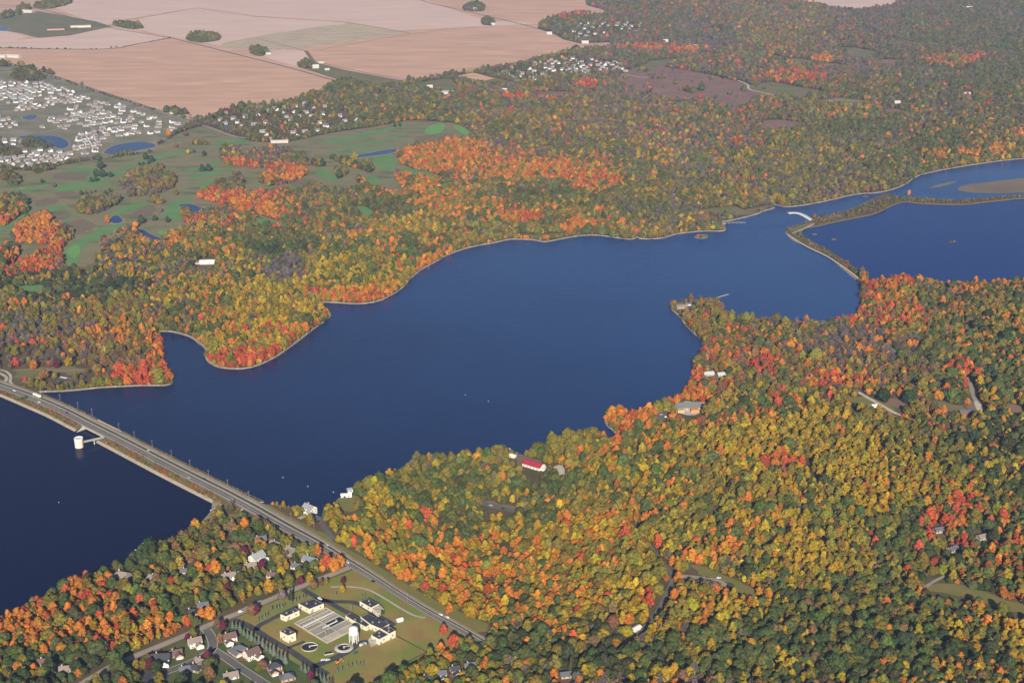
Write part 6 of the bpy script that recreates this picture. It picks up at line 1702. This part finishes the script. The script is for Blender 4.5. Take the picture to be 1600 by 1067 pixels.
# ---- single trees that stand out
solo = [  # px, py (foot), form, scale, colour key, label
 (536.5, 911, 4, .62, 'M', 'small round purple tree on the lawn above the plant'), (535.5, 925, 4, .66, 'Y', 'small golden tree on the lawn below the purple tree'), (491, 920, 0, .75, 'U', 'left rust-brown tree at the plant gate'), (502, 914, 4, .6, 'U', 'middle rust-brown tree at the plant gate'), (510, 913, 4, .6, 'O', 'right olive tree at the plant gate'),
 (441, 936, 0, .85, 'B', 'grey-brown tree beside the side road above the plant'), (455, 936, 8, 1.1, 'D', 'dark green spruce beside the side road above the plant'), (394, 960, 0, .9, 'U', 'brown tree at the side road corner of the plant'), (400, 960, 4, .85, 'M', 'purple tree at the side road corner of the plant'),
 (693, 990, 4, .9, 'R', 'dull red tree on the field below the main road'), (709, 1013, 0, 1.0, 'R', 'bright red tree at the field edge below the main road'), (937, 1066, 1, .95, 'N', 'bright orange tree standing out at the bottom edge'), (736, 965, 0, 1.25, 'Y', 'large round golden tree at the edge of the red wood'),
 (702, 958, 4, .9, 'N', 'orange tree on the verge of the main road'), (383, 830, 1, 1.1, 'N', 'single orange maple above the beach'), (310, 898, 0, 1.0, 'N', 'left orange maple by the dark-roofed white house'), (337, 896, 0, 1.05, 'N', 'right orange maple by the dark-roofed white house'), (327, 895, 4, .9, 'R', 'red maple between the two orange maples'),
 (315, 966, 4, .9, 'N', 'smaller orange maple beside the white hip-roofed house'), (328, 968, 0, 1.0, 'N', 'larger orange maple beside the white hip-roofed house'), (293, 979, 4, .8, 'R', 'red tree by the drive on the side road'), (302, 998, 4, .9, 'O', 'yellow-green tree at the top of the side street'), (344, 1005, 4, .9, 'U', 'brown tree inside the side street bend'), (341, 982, 4, .85, 'U', 'rust tree by the side road junction'), (349, 984, 4, .8, 'M', 'dark purple tree by the side road junction'),
 (324, 1029, 4, .75, 'M', 'round purple tree at the street fork'), (235, 1046, 4, .95, 'M', 'purple tree beside the wide white house'), (294, 1001, 4, .7, 'M', 'small purple tree by the side road'), (486, 1062, 4, .8, 'M', 'purple tree below the spruce row'), (597, 960, 4, .5, 'G', 'small green bush in front of the plant office'), (356, 925, 4, .9, 'M', 'purple tree in the wooded streets'), (410, 888, 0, .8, 'M', 'dark purple tree beside the largest white house'), (382, 871, 0, .9, 'M', 'purple tree left of the largest white house'),
 (405, 856, 0, .85, 'N', 'round orange tree in front of the grey-roofed brick house'), (497, 872, 3, 1.0, 'N', 'pointed orange maple by the blue-grey roofed house'), (523, 893, 0, 1.15, 'N', 'largest orange maple beside the road junction'), (512, 889, 1, 1.1, 'R', 'red-orange maple beside the road junction'), (531, 886, 0, 1.0, 'N', 'orange maple nearest the road junction'), (484, 909, 4, .9, 'Y', 'golden maple at the side road'), (470, 913, 4, .8, 'M', 'purple tree along the side road'),
 (25, 573, 0, 1.1, 'R', 'red tree in the meadow across the cove'), (53, 577, 0, 1.0, 'N', 'orange tree in the meadow across the cove'), (108, 572, 0, 1.0, 'Y', 'yellow tree in the meadow across the cove'), (89, 575, 4, 1.0, 'M', 'dark purple tree in the meadow across the cove'), (40, 625, 4, .5, 'G', 'small green tree on the causeway bank'),
 (157, 264, 0, 1.35, 'D', 'upper dark green tree on the fairway edge'), (151, 276, 2, 1.2, 'D', 'left dark tree of the pair under the upper dark tree'), (160, 277, 2, 1.25, 'D', 'right dark tree of the pair under the upper dark tree'), (173, 277, 4, 1.1, 'D', 'single dark tree right of the fairway pair'), (143, 285, 4, .9, 'D', 'left of two low dark trees on the fairway'), (150, 284, 4, 1.0, 'D', 'right of two low dark trees on the fairway'), (127, 305, 4, .8, 'D', 'first dark tree of the four along the fairway'), (135, 304, 8, 1.0, 'D', 'second dark tree of the four along the fairway'), (143, 303, 8, .8, 'D', 'third dark tree of the four along the fairway'), (149, 301, 4, .5, 'D', 'fourth dark tree of the four along the fairway'), (165, 305, 4, .8, 'D', 'dark tree beside the bright bunker'), (172, 301, 4, .8, 'G', 'green tree above the bright bunker'),
 (84, 293, 4, 1.0, 'B', 'grey tree in the middle of the rough'), (32, 309, 4, 1.0, 'D', 'dark tree above the orange grove on the left'), (66, 286, 4, .8, 'D', 'dark bush near the upper left fairway'), (228, 250, 0, 1.2, 'D', 'left dark tree below the long pond'), (237, 254, 0, 1.1, 'D', 'right dark tree below the long pond'), (218, 259, 4, .7, 'D', 'left of three small dark trees on the fairway'), (224, 258, 4, .7, 'D', 'middle of three small dark trees on the fairway'), (232, 257, 4, .7, 'D', 'right of three small dark trees on the fairway'),
 (294, 241, 4, .9, 'Y', 'small golden tree on the open fairway'), (319, 244, 4, 1.1, 'D', 'dark bushy tree right of the golden fairway tree'), (303, 239, 4, .7, 'D', 'small dark tree between golden and bushy trees'), (316, 268, 0, 1.1, 'D', 'left dark tree of the pair beside the orange copse'), (326, 268, 0, 1.2, 'D', 'right dark tree of the pair beside the orange copse'), (275, 305, 4, 1.0, 'O', 'olive tree by the pond path'), (250, 332, 4, 1.0, 'B', 'grey-brown tree on the green beside the dark pond'), (242, 345, 4, 1.0, 'D', 'left dark tree below the heather patch'), (262, 348, 4, 1.0, 'D', 'right dark tree below the heather patch'), (221, 350, 0, 1.2, 'D', 'dark tree behind the orange pond tree'), (212, 356, 0, 1.0, 'N', 'orange tree above the dark pond'), (168, 349, 1, 1.0, 'N', 'orange tree left of the small blue pond'),
 (476, 256, 4, .7, 'D', 'small dark tree on the upper fairway'), (490, 259, 0, 1.2, 'D', 'left dark tree of the fairway row'), (504, 260, 0, 1.2, 'D', 'second dark tree of the fairway row'), (523, 250, 4, 1.1, 'D', 'third dark tree of the fairway row'), (533, 254, 0, 1.1, 'D', 'fourth dark tree of the fairway row'), (543, 258, 4, 1.1, 'D', 'fifth dark tree of the fairway row'), (555, 262, 0, 1.2, 'D', 'sixth dark tree of the fairway row'), (566, 266, 4, 1.1, 'D', 'seventh dark tree of the fairway row'), (577, 270, 0, 1.3, 'D', 'last dark tree of the fairway row'), (530, 279, 0, 1.4, 'D', 'big dark tree alone between two fairways'),
 (617, 199, 4, .9, 'D', 'left of two dark trees on the top fairway'), (625, 198, 4, .9, 'D', 'right of two dark trees on the top fairway'), (566, 293, 1, 1.0, 'R', 'bright red tree at the lower end of the golf course'), (290, 213, 0, 1.1, 'U', 'rust tree right of the newer streets'), (264, 214, 0, 1.2, 'N', 'orange-brown tree left of the rust tree'), (275, 231, 4, .9, 'U', 'brown tree beside the long pond'), (1320, 86, 0, 1.5, 'G', 'dark round tree in the far small field'), (1096, 142, 2, 1.6, 'G', 'grey-green tree alone on the purple prairie'), (1355, 176, 0, 1.5, 'N', 'single orange tree under dark pines at the right'), (1380, 628, 2, 1.3, 'D', 'dark round tree beside the pale forest road'), (1420, 630, 2, 1.5, 'D', 'large dark tree at the brown clearing'), (1272, 342, 0, .8, 'U', 'brown tree at the root of the white weir'), (1231, 360, 4, .6, 'U', 'small rust tree at the tip of the dam'), (1420, 306, 1, .8, 'N', 'orange tree on the narrow dike'), (1096, 372, 2, .6, 'U', 'rust bush in the middle of the small island'), (1089, 371, 4, .5, 'R', 'red bush at the left end of the small island'), (1103, 371, 4, .5, 'O', 'olive bush at the right end of the small island'), (1488, 378, 4, .35, 'G', 'bush on the tiny islet in the dark blue reservoir')]
rs = np.random.default_rng(41)
sol = np.array([(G(a[0], a[1]).x, G(a[0], a[1]).y, 5.5 * a[3]) for a in solo])
for i, (x, y, k, s, ch, lab) in enumerate(solo):
    g = G(x, y)
    c = np.array(PAL[ch]) * np.exp(rs.normal(0, .1))
    if ch == 'N' or ch == 'R': c = c * 1.1
    if ch == 'D' and y < 400: c = np.array((.055, .08, .04))
    tree(k, (g.x, g.y, max(.2, float(hgt(g.x, g.y))) - .1), float(rs.uniform(0, 6)), s, s * float(rs.uniform(.9, 1.1)), c, lab, None, 'specimen_tree')
for x, y, r_ in sol:
    mask &= ~(((T[:, 0] - x) ** 2 + (T[:, 1] - y) ** 2) < r_ * r_)
# spruce rows round the plant
sprs = [(c8([(30 + k * 47, 640 + k * 31.5)])[0], .62 + .1 * (k % 3), ORD[k] + ' blue-grey spruce from the side road in the long row along the plant road', 'spruces along the plant road') for k in range(15)]
sprs += [(crop(400, 800, 4, [(285 + k * 24, 985 + k * 13)])[0], .6, ORD[k] + ' blue-grey spruce in the lower end of the spruce row, from the left', 'spruces at the lower end of the row') for k in range(8)]
sprs += [(c8([p])[0], .4, ORD[k] + ' young spruce from the left between the side road and the plant buildings', 'young spruces by the side road') for k, p in enumerate(((350, 560), (385, 540), (430, 510), (465, 500), (515, 420), (570, 410), (605, 400), (645, 392), (675, 380), (770, 340), (815, 320), (855, 295), (905, 280), (935, 270)))]
sprs += [(d8([p])[0], .38, ORD[k] + ' young spruce from the left on the lawn below the water tower', 'young spruces below the water tower') for k, p in enumerate(((215, 1035), (275, 1020), (350, 985), (400, 965), (450, 955), (500, 950), (540, 955)))]
sprs += [(d8([p])[0], .36, ORD[k] + ' young spruce from the left behind the plant office', 'young spruces behind the office') for k, p in enumerate(((520, 105), (560, 100), (690, 130), (725, 140), (200, 80)))]
for (x, y), s, lab, grp in sprs:
    g = G(x, y)
    o = tree(8, (g.x, g.y, ZL), float(rs.uniform(0, 6)), s * float(rs.uniform(.9, 1.15)), s * float(rs.uniform(.9, 1.15)), np.array((.13, .16, .12)) * float(rs.uniform(.85, 1.15)), lab, grp, 'spruce')

# ---- all the other trees: one mass of woodland
def points_object(name, P3, rot, scl, vi, tc):
    me = bpy.data.meshes.new(name)
    nn_ = len(P3)
    me.vertices.add(nn_)
    me.vertices.foreach_set('co', P3.astype(np.float32).ravel())
    me.attributes.new('rot', 'FLOAT_VECTOR', 'POINT').data.foreach_set('vector', rot.astype(np.float32).ravel())
    me.attributes.new('scl', 'FLOAT_VECTOR', 'POINT').data.foreach_set('vector', scl.astype(np.float32).ravel())
    me.attributes.new('vi', 'INT', 'POINT').data.foreach_set('value', vi.astype(np.int32))
    me.attributes.new('tcol', 'FLOAT_COLOR', 'POINT').data.foreach_set('color', np.concatenate([tc, np.ones((nn_, 1))], 1).astype(np.float32).ravel())
    o = link(name, me)
    ng = bpy.data.node_groups.new('woodland', 'GeometryNodeTree')
    ng.interface.new_socket('Geometry', in_out='INPUT', socket_type='NodeSocketGeometry')
    ng.interface.new_socket('Geometry', in_out='OUTPUT', socket_type='NodeSocketGeometry')
    gi, go = ng.nodes.new('NodeGroupInput'), ng.nodes.new('NodeGroupOutput')
    ip = ng.nodes.new('GeometryNodeInstanceOnPoints')
    ci = ng.nodes.new('GeometryNodeCollectionInfo')
    ci.inputs['Collection'].default_value = lib
    ci.inputs['Separate Children'].default_value = True
    ci.inputs['Reset Children'].default_value = True
    def na(nm, t):
        q = ng.nodes.new('GeometryNodeInputNamedAttribute'); q.data_type = t; q.inputs['Name'].default_value = nm
        return [s for s in q.outputs if s.enabled and s.name == 'Attribute'][0]
    ng.links.new(gi.outputs[0], ip.inputs['Points'])
    ng.links.new(ci.outputs[0], ip.inputs['Instance'])
    ip.inputs['Pick Instance'].default_value = True
    ng.links.new(na('vi', 'INT'), ip.inputs['Instance Index'])
    ng.links.new(na('rot', 'FLOAT_VECTOR'), ip.inputs['Rotation'])
    ng.links.new(na('scl', 'FLOAT_VECTOR'), ip.inputs['Scale'])
    ng.links.new(ip.outputs[0], go.inputs[0])
    md = o.modifiers.new('woodland', 'NODES'); md.node_group = ng
    o['kind'] = 'stuff'
    return o
zz = np.zeros(n)
points_object('woods', np.stack([T[:, 0], T[:, 1], TZ], 1)[mask], np.stack([r2.normal(0, .07, n), r2.normal(0, .07, n), RZ], 1)[mask], np.stack([SC * r2.uniform(.84, 1.16, n), SC * r2.uniform(.84, 1.16, n), SZ], 1)[mask], FI[mask], TC[mask])['label'] = 'autumn woods of yellow, orange, red and green trees around the lake'
# low bushes on banks, dike and margins
B3, BS, BC = [], [], []
def bushes(p, o0, o1, num, s0, s1, keys, zf):
    a, b = strip_pts(p, o0, o1)
    for _ in range(num):
        i = rs.integers(0, len(p)); j = min(i + 1, len(p) - 1); t = rs.uniform()
        q0 = a[i] + (a[j] - a[i]) * t; q1 = b[i] + (b[j] - b[i]) * t
        u_ = rs.uniform(); q = q0 + (q1 - q0) * u_
        B3.append((q[0], q[1], zf(u_, i))); BS.append(rs.uniform(s0, s1)); BC.append(np.array(PAL[keys[rs.integers(0, len(keys))]]) * np.exp(rs.normal(0, .2)))
for a_, b_ in ((sW - 40, sb0 - 8), (sb1 + 8, sE + 30)):
    k = (S >= a_) & (S <= b_); p = P[k]; zz_ = Z[k]
    bushes(p, 12.5, 20, int(len(p) * 9), .08, .2, 'UUOOGRU', lambda u_, i: zz_[i] + (1.4 - zz_[i]) * u_ - .2)
    bushes(p, -18, -13.5, int(len(p) * 3), .06, .15, 'UOOG', lambda u_, i: 1 + (zz_[i] - 1) * u_ - .2)
dk = chaikin(Gn([1350,1328,1306,1284,1258,1240], [436,421,405,393,379,368]), 2); bushes(dk, -2, 5, 110, .12, .3, 'GUOGB', lambda u_, i: ZL - .1)
dk2 = chaikin(Gn([1276,1300,1330,1360,1385,1400,1440,1500,1560,1640], [347,341,335,325,311,310,313.5,315.5,311,303]), 2); bushes(dk2, -5, 5, 260, .15, .45, 'GGOUBU', lambda u_, i: ZL - .1)
for px_l, num in (([(-60,76),(0,75),(60,77),(175,78),(265,60)], 60), ([(70,118),(110,130),(150,144),(195,158),(240,172)], 90), ([(185,248),(215,241),(235,238)], 12)):
    bushes(chaikin(Gn([q[0] for q in px_l], [q[1] for q in px_l]), 2), -6, 6, num, .2, .42, 'GGDB', lambda u_, i: ZL)
B3, BS, BC = np.array(B3), np.array(BS), np.array(BC)
nb_ = len(B3)
points_object('shrubbery', B3, np.stack([np.zeros(nb_), np.zeros(nb_), rs.uniform(0, 6, nb_)], 1), np.stack([BS * 1.2, BS * 1.2, BS], 1), np.where(rs.uniform(size=nb_) < .5, 4, 2), BC)['label'] = 'low autumn bushes on the causeway banks, dikes and field edges'

# ------------------------------------------------------------------ haze
HZ = MB().box(X0 - 60, Y0 - 60, -4, X1 + 60, Y1 + 60, CAM_H + 25)
hm = bpy.data.materials.new('haze_air')
hm.use_nodes = True
for q in list(hm.node_tree.nodes):
    if q.type == 'BSDF_PRINCIPLED': hm.node_tree.nodes.remove(q)
pvn = hm.node_tree.nodes.new('ShaderNodeVolumePrincipled')
pvn.inputs['Color'].default_value = (.46, .60, 1.0, 1)
pvn.inputs['Density'].default_value = 4.0e-5
pvn.inputs['Anisotropy'].default_value = 0.0
hm.node_tree.links.new(pvn.outputs[0], hm.node_tree.nodes['Material Output'].inputs['Volume'])
hz = HZ.build('haze', hm)
hz['kind'] = 'stuff'
hz['label'] = 'thin blue autumn haze over the land'
print('TREES', n, 'objects', len(bpy.data.objects))
